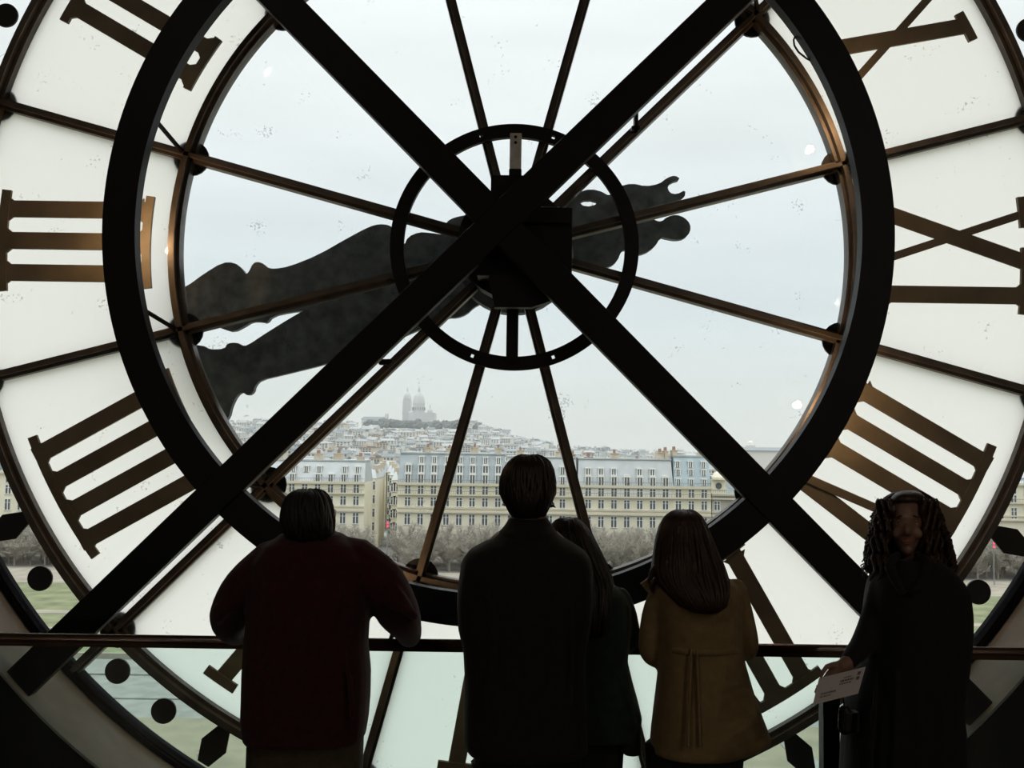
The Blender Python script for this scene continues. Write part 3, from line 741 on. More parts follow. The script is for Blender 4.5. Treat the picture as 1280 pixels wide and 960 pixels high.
ab = thing('convent', (X_(466), SY, bz0), 'long low grey building with a small tower left of the basilica', 'building')
m = MB(); m.box((X_(452), SY, bz0-8), (X_(482), SY+15, zs(525))); m.build('wall', WC[2], ab)
m = MB(); m.hexa([(X_(451), SY-1, zs(525)), (X_(483), SY-1, zs(525)), (X_(483), SY+16, zs(525)), (X_(451), SY+16, zs(525)), (X_(454), SY+7, zs(521.5)), (X_(482), SY+7, zs(521.5)), (X_(482), SY+9, zs(521.5)), (X_(454), SY+9, zs(521.5))]); m.build('roof', RC[2], ab)
m = MB(); m.box((X_(481), SY-1, bz0-8), (X_(485.5), SY+5, zs(519))); m.lathe((X_(483.2), SY+2, zs(519)), [(3.2, 0), (3.2, 1), (2.2, 2.6), (.2, 4.2)], 12); m.build('tower', WC[2], ab)
tw = thing('hill_house', (X_(595), SY-80, 0), 'square grey block on the wooded shoulder right of the basilica', 'house')
m = MB(); m.box((X_(590.5), SY-80, zs(556)), (X_(599.5), SY-68, zs(533))); m.box((X_(588), SY-80, zs(556)), (X_(604), SY-66, zs(540))); m.build('wall', WC[2], tw)
m = MB(); m.box((X_(590), SY-81, zs(533)), (X_(600), SY-67, zs(532))); m.build('roof', RC[2], tw)
pv = thing('domed_pavilion', (xat(944, 520), 520, 0), 'pale roof lantern with a flag staff beyond the right beam', 'building')
m = MB(); m.box((xat(925, 520), 515, -30), (xat(985, 520), 545, zat(563, 520, 944))); m.build('wall', WC[1], pv)
m = MB(); m.hexa([(xat(924, 520), 514, zat(563, 520, 944)), (xat(986, 520), 514, zat(563, 520, 944)), (xat(986, 520), 546, zat(563, 520, 944)), (xat(924, 520), 546, zat(563, 520, 944)), (xat(930, 520), 522, zat(559, 520, 944)), (xat(980, 520), 522, zat(559, 520, 944)), (xat(980, 520), 538, zat(559, 520, 944)), (xat(930, 520), 538, zat(559, 520, 944))]); m.build('roof', RC[0], pv)
m = MB(); m.lathe((xat(944, 520), 530, zat(561, 520, 944)), [(2.6, 0), (2.6, 2.0), (2.0, 2.1), (1.6, 3.4), (.4, 4.2), (.15, 4.3), (.1, 6.5)], 14); m.build('lantern', WC[1], pv)
# wooded shoulder of the hill
M['wood'] = mat('hazy_hill_trees', (.10, .115, .105), .95, noise=(.2, .3))
tm = []
for k in range(3):
    m = MB(); n = 9; rings = []
    for i in range(1, n):
        t_ = pi*i/n-pi/2
        rings.append([Vector((cos(t_)*cos(2*pi*j/11), cos(t_)*sin(2*pi*j/11), sin(t_)))*random.uniform(.78, 1.12) for j in range(11)])
    m.loft(rings); me = m.mesh('hill_tree', M['wood']); fix_normals(me); tm.append(me)
spots = [(random.uniform(540, 577), random.uniform(1450, 1570)) for _ in range(34)] + [(random.uniform(578, 630), random.uniform(1430, 1560)) for _ in range(26)] + [(random.uniform(452, 545), random.uniform(1440, 1530)) for _ in range(34)]
for px, Y in spots:
    z = ground_z(px, Y); r = random.uniform(4.5, 8)
    o = place('hill_tree', random.choice(tm), None, (xat(px, Y), Y, z+r*.7), (0, 0, random.uniform(0, 6))); o.scale = (r*1.2, r, r*random.uniform(.9, 1.3))
    tag(o, 'dark hazy tree on the wooded hill beside the basilica', 'tree', 'trees on the hill')

# ------------------------------------------------------------------ bare clipped trees before the facades
M['bark'] = mat('grey_bark', (.26, .24, .20), .9)
M['twig'] = mat('pale_bare_twigs', (.34, .32, .27), .9)
def bare_tree(seed):
    rnd = random.Random(seed); t = MB(); c = MB()
    t.tube([(0, 0, -.3), (.1*rnd.uniform(-1, 1), .1, 2.2), (.2*rnd.uniform(-1, 1), 0, 4.4), (0, .1, 6.0)], [.22, .17, .13, .07], 6)
    for i in range(20):
        a = rnd.uniform(0, 2*pi); z = rnd.uniform(.8, 5.4); L = rnd.uniform(1.6, 3.1)
        e = Vector((L*cos(a), L*sin(a), min(9.6, z+rnd.uniform(1.0, 4.6)))); b = Vector((0, 0, z)); mid = b.lerp(e, .5)+Vector((0, 0, -.25))
        t.tube([b, mid, e], [.085, .06, .03], 4)
        for j in range(44):
            s = b.lerp(e, rnd.uniform(.25, 1)); d = Vector((rnd.uniform(-1, 1), rnd.uniform(-1, 1), rnd.uniform(-.15, 1.2))).normalized()*rnd.uniform(.7, 1.7)
            q = s+d; q.z = min(q.z, 10.1+rnd.uniform(-.3, .2)); wv = d.cross(Vector((rnd.uniform(-1, 1), .3, .1))).normalized()*.036
            wv2 = d.cross(wv).normalized()*.036
            c.add([s-wv, s+wv, s+wv2, q], [(0, 1, 3), (1, 2, 3), (2, 0, 3)])
            for u in range(2):
                s2 = s.lerp(q, rnd.uniform(.3, .9)); q2 = s2+Vector((rnd.uniform(-1, 1), rnd.uniform(-1, 1), rnd.uniform(-.2, .9)))*.7; q2.z = min(q2.z, 10.3)
                c.add([s2-wv*.7, s2+wv*.7, s2+wv2*.7, q2], [(0, 1, 3), (1, 2, 3), (2, 0, 3)])
    a_ = t.mesh('trunk', M['bark']); fix_normals(a_); return a_, c.mesh('twigs', M['twig'])
TR = [bare_tree(s) for s in range(4)]
TP = []
for Y in (224.5, 228, 232, 236, 240.5):
    for r0, r1 in ((-70, 130), (370, 975), (1165, 1350)):
        px = r0+random.uniform(0, 12)
        while px < r1:
            if not (470 < px < 496): TP.append((px, Y+random.uniform(-1, 1)))
            px += random.uniform(17, 25)
for px, Y in TP:
    p = Vector((xat(px, Y), Y, GZ)); a, c = random.choice(TR)
    g = 'bare clipped trees lining the garden below the facades'
    t = thing('bare_tree', p, 'bare grey clipped tree in the rows before the stone facades', 'tree', g); t.rotation_euler = (0, 0, random.uniform(0, 6)); t.scale = (1, 1, random.uniform(.92, 1.04))
    place('trunk', a, t); place('twigs', c, t)
# red signals
M['red'] = mat('red_signal_light', (.8, .05, .1), .4, emit=((1, .08, .16), 1.0))
for (px, py, Y), lb in (((484.5, 655.5, 224), 'small red traffic signal glowing at the foot of the street gap'), ((1242, 681, 215), 'small red signal glowing among trees at far right')):
    p = at(px, py, Y); t = thing('traffic_signal', (p.x, Y, GZ), lb, 'traffic signal')
    m = MB(); m.tube([(p.x, Y, GZ), (p.x, Y, p.z)], .12, 8); m.build('pole', M['iron'], t)
    m = MB(); m.box((p.x-.3, Y-.2, p.z-.75), (p.x+.3, Y+.2, p.z+.75)); m.build('head', M['iron'], t)
    for dz in (-.4, .35):
        m = MB(); m.lathe((p.x, Y-.26, p.z+dz), [(.27, 0), (.27, .05)], 12, axis='y'); m.build('red_lens', M['red'], t)
# the haze between the facades and the hill
hz = MB(); hz.box((-900, 262, -60), (900, 2200, 260))
hm = bpy.data.materials.new('thin_haze'); hm.use_nodes = True
for n in list(hm.node_tree.nodes): hm.node_tree.nodes.remove(n)
ho = N(hm.node_tree, 'ShaderNodeOutputMaterial'); hv = N(hm.node_tree, 'ShaderNodeVolumeScatter'); hv.inputs['Color'].default_value = (.93, .97, 1, 1); hv.inputs['Density'].default_value = .00017
hm.node_tree.links.new(hv.outputs[0], ho.inputs['Volume'])
o = hz.build('haze', hm); tag(o, 'thin pale haze hanging over the distant city', 'haze', kind='stuff')

# ------------------------------------------------------------------ people at the railing
M['red_coat'] = mat('dark_red_wool', (0.05, 0.004, 0.008), 0.9, sheen=.15, noise=(40, .3), bump=(220, .4, .004))
M['black_coat'] = mat('black_brown_wool', (0.014, 0.011, 0.008), 0.9, sheen=.1, noise=(40, .3), bump=(220, .4, .004))
M['green_coat'] = mat('dark_green_cloth', (0.014, 0.030, 0.024), 0.85, sheen=.1, noise=(30, .25), bump=(200, .3, .003))
M['tan_coat'] = mat('tan_camel_wool', (0.30, 0.205, 0.095), 0.9, sheen=.15, noise=(35, .15), bump=(240, .4, .004))
M['navy_coat'] = mat('black_navy_cloth', (0.005, 0.005, 0.007), 0.85, sheen=.1, noise=(30, .3), bump=(180, .3, .003))
M['khaki'] = mat('khaki_trousers', (0.10, 0.08, 0.05), 0.9, noise=(40, .2))
M['dark_trousers'] = mat('black_trousers', (0.015, 0.015, 0.017), 0.9, noise=(40, .2))
M['shoe'] = mat('black_leather_shoe', (0.015, 0.013, 0.012), 0.4)
M['hair_dark'] = mat('dark_brown_hair', (0.022, 0.014, 0.010), 0.45, noise=(60, .4))
M['hair_grey'] = mat('greying_hair', (0.022, 0.019, 0.017), 0.6, noise=(60, .4))
M['hair_auburn'] = mat('auburn_brown_hair', (0.045, 0.021, 0.012), 0.45, noise=(60, .4))
M['lips'] = mat('lips', (0.35, 0.12, 0.11), .45)
M['eye_white'] = mat('eye_white', (.7, .68, .65), .2)
M['iris'] = mat('dark_iris', (.03, .02, .015), .15)
def U(Y): return Y/FPX                 # metres for one pixel at distance Y
def slab(m, rows, Y, n=28, p=2.5, mi=0, dv=Vector((0, 1, 0))):
    """stack of rounded cross-sections: (py, left px, right px, half depth, [distance])"""
    rings = []
    for r in rows:
        y, xl, xr, hd = r[:4]; Yc = r[4] if len(r) > 4 else Y
        a, b = at(xl, y, Yc), at(xr, y, Yc); c = (a+b)/2; h = (b-a)/2
        ring = []
        for k in range(n):
            t = 2*pi*k/n; ct, st = cos(t), sin(t)
            ring.append(c + h*math.copysign(abs(ct)**(2/p), ct) + dv*(hd*math.copysign(abs(st)**(2/p), st)))
        rings.append(ring)
    m.loft(rings, mi)
def limb(m, pts, n=14):
    """tapering limb through (px, py, distance, radius px)"""
    P = [at(x, y, Y) for x, y, Y, r in pts]; R = [r*U(Y) for x, y, Y, r in pts]
    PP, RR = [], []
    for i in range(len(P)-1):
        a = P[max(i-1, 0)]; b = P[i]; c = P[i+1]; d = P[min(i+2, len(P)-1)]
        for k in range(4):
            t = k/4
            q = .5*((2*b)+(c-a)*t+(2*a-5*b+4*c-d)*t*t+(3*b-a-3*c+d)*t**3)
            PP.append(q); RR.append(R[i]+(R[i+1]-R[i])*t)
    PP.append(P[-1]); RR.append(R[-1]); m.tube(PP, RR, n)
def hand(m, wrist, d, nrm, side, curl=.5, nails=None, spread=.02, size=1.0):
    """palm, four unequal fingers with knuckle bends, a thumb from the side of the palm; nrm: where the palm faces"""
    d = Vector(d).normalized(); nrm = Vector(nrm); nrm = (nrm-d*nrm.dot(d)).normalized(); s = d.cross(nrm)*side
    z = size
    rings = []
    for t, w_, h_ in ((-.02, .026, .02), (.01, .031, .017), (.04, .039, .0155), (.07, .042, .014), (.092, .040, .012)):
        c = wrist+d*t*z
        rings.append([c+s*w_*z*cos(2*pi*k/14)+nrm*h_*z*sin(2*pi*k/14) for k in range(14)])
    m.loft(rings)
    tips = []
    for i, (L, r, off) in enumerate(((.072, .0085, .031), (.082, .009, .0105), (.077, .0087, -.0105), (.060, .0078, -.030))):
        b = wrist+d*(.088-.004*abs(i-1))*z+s*off*z; P = [b-d*.015*z, b]; R = [r*z, r*z]; ang = curl*.35
        for j, fr in enumerate((.45, .31, .24)):
            v = (d*cos(ang)+nrm*sin(ang)+s*(off*spread*30)*.2).normalized(); P.append(P[-1]+v*L*fr*z); R.append(r*z*(.95-.09*j)); ang += curl
        m.tube(P, R, 8); tips.append(P[-1])
    b = wrist+d*.03*z+s*.034*z
    v1 = (d*.62+s*.62+nrm*.35).normalized(); v2 = (d*.85+s*.2+nrm*.45).normalized(); v3 = (d*.9-s*.05+nrm*.42).normalized()
    p1 = b+v1*.035*z; p2 = p1+v2*.03*z; p3 = p2+v3*.024*z
    m.tube([b-v1*.012, b, p1, p2, p3], [.013*z, .013*z, .0105*z, .0095*z, .0075*z], 8)
    return tips
def legs(m, x, Y, zt, gap, rt, spread=0.0, boots=None):
    """two trouser legs from height zt to the ankle, world units"""
    for s in (-1, 1):
        rings = []
        for f, r, dx, dy in ((0, rt, .0, 0), (.25, rt*.86, .0, 0), (.5, rt*.68, .01, -.01), (.62, rt*.66, .01, .0), (.8, rt*.58, .012, .01), (1, rt*.55, .014, .0)):
            z = zt*(1-f)+.06*f; c = Vector((x+s*(gap+dx+spread*f), Y+dy, z))
            rings.append([c+Vector((r*cos(2*pi*k/18), r*1.05*sin(2*pi*k/18), 0)) for k in range(18)])
        m.loft(rings)
def shoes(m, x, Y, gap, facing=1, spread=0.0):
    for s in (-1, 1):
        cx = x+s*(gap+.014+spread); rings = []
        for t, w_, h_ in ((-.09, .025, .05), (-.075, .036, .085), (-.02, .04, .09), (.05, .043, .07), (.11, .047, .05), (.155, .042, .038), (.18, .02, .028)):
            y = Y+facing*t; rings.append([Vector((cx+w_*cos(2*pi*k/16), y, max(0.002, h_/2+h_/2*sin(2*pi*k/16)*1.0))) for k in range(16)])
        m.loft(rings)
def strands(m, rows, Y, n, amp, rad, seed, curl=0.0, front=(0, 2*pi), p=2.3, flip=0.0, freq=1.0, dv=Vector((0, 1, 0))):
    """locks lying on a stack of cross-sections"""
    rnd = random.Random(seed)
    def pt(f, th, out):
        i = min(int(f), len(rows)-2); g = f-i
        r0, r1 = rows[i], rows[i+1]
        v = [r0[k]+(r1[k]-r0[k])*g for k in range(4)]; Yc = (r0[4] if len(r0) > 4 else Y)*(1-g)+(r1[4] if len(r1) > 4 else Y)*g
        a, b = at(v[1], v[0], Yc), at(v[2], v[0], Yc); c = (a+b)/2; h = (b-a)/2
        ct, st = cos(th), sin(th); ex = math.copysign(abs(ct)**(2/p), ct); ey = math.copysign(abs(st)**(2/p), st)
        return c+h*ex*(1+out/max(h.length, .01))+dv*((v[3]+out)*ey)
    for i in range(n):
        th = rnd.uniform(*front); f0 = rnd.uniform(.2, 1.2); f1 = len(rows)-1-rnd.uniform(0, .8); ph = rnd.uniform(0, 6); k = 26 if curl else 14
        P = []
        for j in range(k+1):
            f = f0+(f1-f0)*j/k; w_ = min(1, j/k*1.6)
            a = th+amp*sin(ph+j*.5*freq)*w_; out = rad*.3+curl*w_*(.55+.6*sin(ph*2+j*1.25*freq))+flip*(j/k)**6
            q = pt(f, a+(curl*5*w_*cos(ph*2+j*1.25*freq) if curl else 0), out); P.append(q)
        r = rad*rnd.uniform(.6, 1.2); m.tube(P, [r*.5]+[r]*(k-1)+[r*.25], 5, round_ends=False)
def head(m, rows, Y): slab(m, rows, Y, 24, 2.2)
def ear(m, x, y, Y, s):
    c = at(x, y, Y); u = U(Y)
    rings = []
    for t, w_, h_ in ((-.012, .006, .012), (-.006, .013, .028), (.0, .014, .031), (.006, .010, .026), (.01, .005, .014)):
        rings.append([c+Vector((s*t, w_*cos(2*pi*k/12)+.004*t, h_*sin(2*pi*k/12))) for k in range(12)])
    m.loft(rings)

# --- man in the dark red coat, leaning on the rail
Y = 3.42
x0 = at(384, 800, Y).x
P1_ = thing('person', (x0, Y, 0), 'man in a dark red coat and glasses leaning both arms on the handrail', 'person')
b = MB()
slab(b, [(618, 376, 396, .03), (621, 367, 404, .07), (630, 361, 409, .09), (643, 358, 412, .098), (655, 359, 413, .095), (664, 363, 411, .085), (672, 368, 408, .065), (690, 362, 412, .07)], Y-.02, p=2.2)
ear(b, 357.5, 648, Y-.02, -1); ear(b, 414.5, 648, Y-.02, 1)
slab(b, [(676, 350, 424, .07), (700, 330, 450, .11), (760, 325, 447, .13), (830, 320, 447, .13), (900, 320, 446, .13), (935, 322, 444, .12)], Y)
for pts in ([(338, 705, Y, 20), (304, 738, Y, 18), (291, 770, Y+.08, 14), (298, 788, Y+.2, 11), (306, 797, RY-.06, 9)], [(446, 705, Y, 20), (480, 738, Y, 18), (498, 766, Y+.08, 14), (505, 785, Y+.2, 11), (508, 797, RY-.07, 9)]): limb(b, pts)
hand(b, at(307, 796, RY-.06)+Vector((0, 0, .012)), (.25, .9, -.05), (0, 0, -1), -1, .55)
hand(b, at(508, 797, RY-.075)+Vector((0, 0, .016)), (-.05, .95, -.12), (0, 0, -1), 1, 1.0)
legs(b, x0, Y, .82, .085, .085)
o = finalize(b, 'body', M['skin'], P1_, .007, 2)
c = MB()
slab(c, [(666, 352, 426, .07), (671, 347, 432, .10), (681, 332, 449, .13), (700, 318, 464, .155), (735, 312, 462, .175), (772, 311, 461, .185), (806, 308, 459, .185), (840, 306, 462.5, .185), (870, 305, 462, .18), (897, 304, 460, .175), (921, 307, 456, .17)], Y, p=2.7)
limb(c, [(345, 705, Y, 33), (308, 735, Y, 29), (288, 768, Y+.08, 25.5), (288, 786, Y+.17, 18), (298, 795, Y+.27, 12)])
limb(c, [(440, 703, Y, 33), (476, 728, Y, 30), (497, 764, Y+.08, 27), (508, 784, Y+.18, 19), (512, 796, Y+.27, 14)])
for xa, ya, xb, yb in ((335, 730, 352, 800), (425, 735, 405, 805), (345, 820, 335, 895), (430, 815, 440, 900), (385, 840, 388, 905)):      # folds down the back
    limb(c, [(xa, ya, Y-.158, 3), ((xa+xb)/2+3, (ya+yb)/2, Y-.172, 4), (xb, yb, Y-.165, 3)])
for a_, b_ in (((290, 752), (272, 775)), ((300, 738), (270, 765)), ((480, 720), (512, 762)), ((478, 745), (518, 770))):
    limb(c, [(a_[0], a_[1], Y-.05, 6), ((a_[0]+b_[0])/2, (a_[1]+b_[1])/2, Y-.05, 7), (b_[0], b_[1], Y-.01, 6)])
finalize(c, 'coat', M['red_coat'], P1_, .009, 3)
c = MB(); slab(c, [(662, 360, 416, .075), (668, 354, 424, .095), (676, 348, 432, .11), (680, 344, 434, .11)], Y, p=2.3); finalize(c, 'collar', M['red_coat'], P1_, .008, 2)
c = MB(); slab(c, [(905, 311, 455, .14), (960, 309, 453, .14), (990, 312, 452, .135)], Y, p=2.5); legs(c, x0, Y, .74, .093, .095); finalize(c, 'trousers', M['khaki'], P1_, .01, 3)
c = MB(); shoes(c, x0, Y, .09); finalize(c, 'shoes', M['shoe'], P1_, .008, 2)
c = MB(); hr = [(611.8, 381, 389, .01, Y-.035), (612.8, 376, 395, .03, Y-.035), (615.5, 367, 403, .06, Y-.035), (620.5, 361, 408, .085, Y-.035), (630, 356.5, 412, .10, Y-.035), (641, 354.5, 414, .105, Y-.04), (652, 353.5, 415.5, .10, Y-.045), (662, 356, 415, .085, Y-.05), (670, 360, 412, .07, Y-.05), (678, 366, 406, .05, Y-.045)]
slab(c, hr, Y, p=2.2); strands(c, hr, Y, 90, .10, .006, 3)
for x, y, dx, dy in ((356, 650, -5, 5), (357, 656, -5, 4), (413, 655, 5, 6), (412, 662, 5, 4)): c.tube([at(x, y, Y-.04), at(x+dx*.5, y+dy*.3, Y-.04), at(x+dx, y+dy, Y-.04)], [.006, .005, .001], 5)
c.build('hair', M['hair_grey'], P1_, smooth=True)
c = MB(); p = at(416, 643, Y+.06); c.tube([at(414.5, 642, Y-.03), p], .0018, 6); 
lens = [p+Vector((.004+.001*cos(t), .01+.018*cos(t), .0+.016*sin(t))) for t in [2*pi*k/14 for k in range(15)]]; c.tube(lens, .0016, 6, round_ends=False); c.build('glasses', M['grey_metal'], P1_)

# --- tall man in the dark coat, centre
Y = 3.45
x0 = at(657, 800, Y).x
P2_ = thing('person', (x0, Y, 0), 'tall man with short dark hair in a long dark coat seen from behind at centre', 'person')
b = MB()
slab(b, [(575, 650, 670, .04), (580, 642, 680, .07), (590, 634, 687, .09), (605, 630, 690, .098), (622, 630, 690, .095), (634, 634, 687, .085), (643, 638, 683, .07), (668, 635, 686, .07)], Y-.01, p=2.2)
ear(b, 627, 612, Y, -1); ear(b, 692.5, 612, Y, 1)
slab(b, [(664, 622, 697, .07), (690, 592, 724, .11), (750, 586, 727, .12), (830, 592, 720, .12), (930, 592, 722, .12)], Y)
for s, pts in ((-1, [(594, 708, Y, 13), (588, 760, Y-.01, 12), (600, 800, Y+.12, 10), (620, 806, RY-.12, 8)]), (1, [(722, 708, Y, 13), (726, 760, Y-.01, 12), (715, 800, Y+.12, 10), (696, 806, RY-.12, 8)])):
    limb(b, pts); hand(b, at(pts[-1][0], 803, RY-.10)+Vector((0, 0, .02)), (-s*.2, 1, 0), (0, 0, -1), s, .5)
legs(b, x0, Y, .82, .085, .085)
finalize(b, 'body', M['skin'], P2_, .007, 2)
c = MB()
slab(c, [(657, 632, 688, .07), (663, 626, 694, .09), (671, 617, 703, .11), (680, 600, 719, .135), (688, 586, 731, .15), (698, 579, 738, .16), (715, 575, 741, .165), (750, 571, 742, .17), (783, 572.5, 738, .17), (812, 579, 732, .165), (850, 581, 732, .17), (900, 580.5, 733.5, .175), (928, 580.5, 734.5, .18), (936, 586, 735, .178)], Y, p=2.9)
limb(c, [(594, 706, Y, 18), (588, 755, Y-.01, 17), (597, 796, Y+.08, 15), (612, 804, Y+.2, 12)]); limb(c, [(722, 706, Y, 18), (724, 755, Y-.01, 17), (716, 796, Y+.08, 15), (702, 804, Y+.2, 12)])
for i in range(5): limb(c, [(606+i*26, 735+random.uniform(0, 20), Y-.158, 3), (610+i*26+random.uniform(-8, 8), 800, Y-.165, 3.5), (604+i*27, 880, Y-.16, 3)])
finalize(c, 'coat', M['black_coat'], P2_, .009, 3)
c = MB(); slab(c, [(646, 637, 684, .078), (655, 632, 689, .09), (659, 629, 691, .097), (665, 623, 697, .11), (672, 618, 702, .115)], Y, p=2.4); finalize(c, 'collar', M['black_coat'], P2_, .008, 1)
c = MB(); slab(c, [(915, 588, 728, .13), (960, 596, 727, .13), (990, 598, 722, .125)], Y, p=2.6); legs(c, x0, Y, .74, .088, .092); finalize(c, 'trousers', M['dark_trousers'], P2_, .01, 3)
c = MB(); shoes(c, x0, Y, .09); finalize(c, 'shoes', M['shoe'], P2_, .008, 2)
c = MB(); hr = [(568.8, 657, 666, .01, Y-.015), (569.8, 651, 671, .03, Y-.015), (572.5, 644, 679, .055, Y-.015), (578, 637, 686, .075, Y-.015), (588, 630, 690.5, .095, Y-.015), (602, 626.5, 693, .104, Y-.015), (614, 626.5, 692.5, .102, Y-.025), (624, 630, 689.5, .092, Y-.035), (633, 635, 685, .08, Y-.04), (641, 639, 681, .068, Y-.038), (647, 643, 677, .058, Y-.03)]
slab(c, hr, Y, p=2.2); strands(c, hr, Y, 140, .12, .006, 5)
rnd = random.Random(2)
for i in range(150):      # short tufts
    t = rnd.uniform(0, 2*pi); v = rnd.uniform(.0, 1.0); xx = 659.5+33.5*cos(t)*(1-.25*v*v); yy = 612-43*abs(sin(t)) if rnd.random() < .7 else 612+rnd.uniform(0, 25)
    q0 = at(659.5+(xx-659.5)*.9, 612+(yy-612)*.93, Y-.02+rnd.uniform(-.06, .05)); q1 = at(659.5+(xx-659.5)*1.02+rnd.uniform(-3, 3), 612+(yy-612)*1.01+rnd.uniform(-1, 4), Y-.02+rnd.uniform(-.06, .05)); c.tube([q0, (q0+q1)/2+Vector((0, 0, .004)), q1], [.005, .005, .001], 5)
c.build('hair', M['hair_dark'], P2_, smooth=True)

# --- woman half hidden behind him, dark green coat
Y = 3.62
x0 = at(742, 800, Y).x
P3_ = thing('person', (x0, Y, 0), 'woman with long dark hair in a dark green coat half hidden behind the centre man', 'person')
b = MB()
slab(b, [(654, 703, 718, .04), (660, 696, 725, .07), (672, 692, 731, .09), (690, 692, 732, .09), (704, 698, 728, .075), (712, 704, 724, .05), (735, 704, 728, .055)], Y+.02, p=2.2)
slab(b, [(732, 706, 745, .06), (750, 700, 770, .09), (800, 708, 772, .10), (860, 704, 780, .11), (915, 704, 775, .11)], Y)
limb(b, [(770, 752, Y, 9), (782, 782, Y, 9), (784, 806, Y+.06, 8), (768, 812, RY-.08, 6)]); hand(b, at(766, 806, RY-.07)+Vector((0, 0, .012)), (-.4, 1, 0), (0, 0, -1), 1, .5, size=.9)
limb(b, [(708, 752, Y, 9), (704, 782, Y, 9), (706, 806, Y+.06, 8), (720, 812, RY-.08, 6)]); hand(b, at(722, 806, RY-.07)+Vector((0, 0, .012)), (.4, 1, 0), (0, 0, -1), -1, .5, size=.9)
legs(b, x0-.03, Y, .82, .065, .07)
finalize(b, 'body', M['skin'], P3_, .007, 2)
c = MB()
slab(c, [(722, 706, 748, .06), (731, 700, 768, .09), (742, 698, 781, .11), (757, 699, 788, .12), (780, 703, 789, .125), (805, 706, 786, .125), (825, 707, 784, .13), (850, 705, 790, .14), (875, 703, 797, .15), (896, 701, 802, .155), (906, 701, 799, .15), (917, 700, 797, .15)], Y, p=2.5)
slab(c, [(905, 764, 801, .11), (925, 768, 801, .10), (937, 775, 800.5, .09)], Y, p=2.6)
limb(c, [(776, 746, Y, 12), (785, 772, Y, 12), (788, 800, Y+.03, 12), (776, 812, Y+.1, 9)]); limb(c, [(706, 746, Y, 12), (703, 772, Y, 12), (705, 800, Y+.03, 12), (717, 812, Y+.1, 9)])
for i in range(5): limb(c, [(730+i*11, 840, Y-.125, 2.5), (728+i*15, 880, Y-.14, 3.5), (724+i*18, 910, Y-.14, 3.5)])
finalize(c, 'coat', M['green_coat'], P3_, .009, 2)
c = MB(); legs(c, x0-.03, Y, .86, .07, .078); slab(c, [(890, 706, 764, .11), (935, 707, 756, .11), (965, 710, 747, .10)], Y, p=2.4); finalize(c, 'trousers', M['dark_trousers'], P3_, .01, 3)
c = MB(); shoes(c, x0-.03, Y, .07); finalize(c, 'shoes', M['shoe'], P3_, .008, 2)
c = MB(); hr = [(647.6, 709, 716, .01), (648.6, 704, 719, .025), (651, 697, 724, .055), (657, 691, 730, .08), (668, 687, 738, .10), (682, 686, 745, .10), (700, 688, 754, .10), (716, 690, 761, .11), (730, 692, 765, .12, Y-.02), (752, 696, 764, .10, Y-.05), (775, 702, 760, .08, Y-.07), (795, 712, 752, .06, Y-.09)]
slab(c, hr, Y, p=2.3); strands(c, hr, Y, 130, .06, .006, 8, flip=.006); c.build('hair', M['hair_dark'], P3_, smooth=True)

# --- woman in the tan coat
Y = 3.48
x0 = at(872, 800, Y).x
P4_ = thing('person', (x0, Y, 0), 'woman with long brown hair in a flared tan coat seen from behind', 'person')
b = MB()
slab(b, [(645, 848, 862, .04), (650, 840, 870, .07), (662, 833, 877, .09), (682, 832, 877, .095), (698, 837, 873, .08), (708, 843, 868, .055), (730, 842, 870, .055)], Y+.02, p=2.2)
slab(b, [(722, 842, 895, .06), (745, 825, 920, .09), (800, 830, 918, .10), (860, 832, 925, .11), (920, 828, 925, .11)], Y)
for s, pts in ((-1, [(826, 742, Y, 10), (817, 778, Y, 9), (818, 812, Y+.06, 8), (842, 806, RY-.1, 6.5)]), (1, [(918, 742, Y, 10), (928, 778, Y, 9), (930, 806, Y+.06, 8), (906, 804, RY-.1, 6.5)])):
    limb(b, pts); hand(b, at(pts[-1][0], 802, RY-.08)+Vector((0, 0, .014)), (-s*.3, 1, 0), (0, 0, -1), s, .5, size=.9)
legs(b, x0-.01, Y, .82, .065, .075)
finalize(b, 'body', M['skin'], P4_, .007, 2)
c = MB()
slab(c, [(715, 846, 893, .06), (721, 836, 908, .085), (730, 826, 920, .105), (742, 820, 926, .12), (760, 818, 927, .125), (785, 822, 926, .125), (806, 825, 926, .12), (830, 824, 931, .13), (860, 820.5, 939.5, .145), (890, 817, 950, .16), (912, 814.5, 958.5, .168), (923, 813.5, 963, .17), (930, 813, 948, .17), (937, 812.5, 924, .165)], Y, p=2.4)
limb(c, [(825, 738, Y, 12.5), (816, 770, Y, 14), (812, 810, Y+.02, 14), (822, 822, Y+.06, 12), (838, 812, Y+.18, 10)]); limb(c, [(920, 736, Y, 13), (929, 770, Y, 13), (935.5, 806, Y+.02, 13), (930, 815, Y+.06, 11), (912, 808, Y+.18, 10)])
finalize(c, 'coat', M['tan_coat'], P4_, .008, 2)
c = MB()
for x, dx in ((864, -2), (871, 2), (921, 4)): limb(c, [(x, 812, Y-(.126 if x < 900 else .085), 1.4), (x+dx, 870, Y-(.15 if x < 900 else .115), 1.8), (x+dx*2.0, 932, Y-(.172 if x < 900 else .14), 2)], 6)
c.build('pleat', M['tan_coat'], P4_, smooth=True)
c = MB(); slab(c, [(803, 827, 924, .128), (807, 826.5, 925, .129), (810, 827, 925, .128)], Y, p=2.4); c.build('waist_seam', M['tan_coat'], P4_, smooth=True)
c = MB(); q = [at(x, y, Y+.04) for x, y in ((801, 730), (812, 722), (822, 728), (818, 742), (810, 741))]; c.loft([q, [v+Vector((0, .02, 0)) for v in q]]); c.build('collar', M['tan_coat'], P4_)
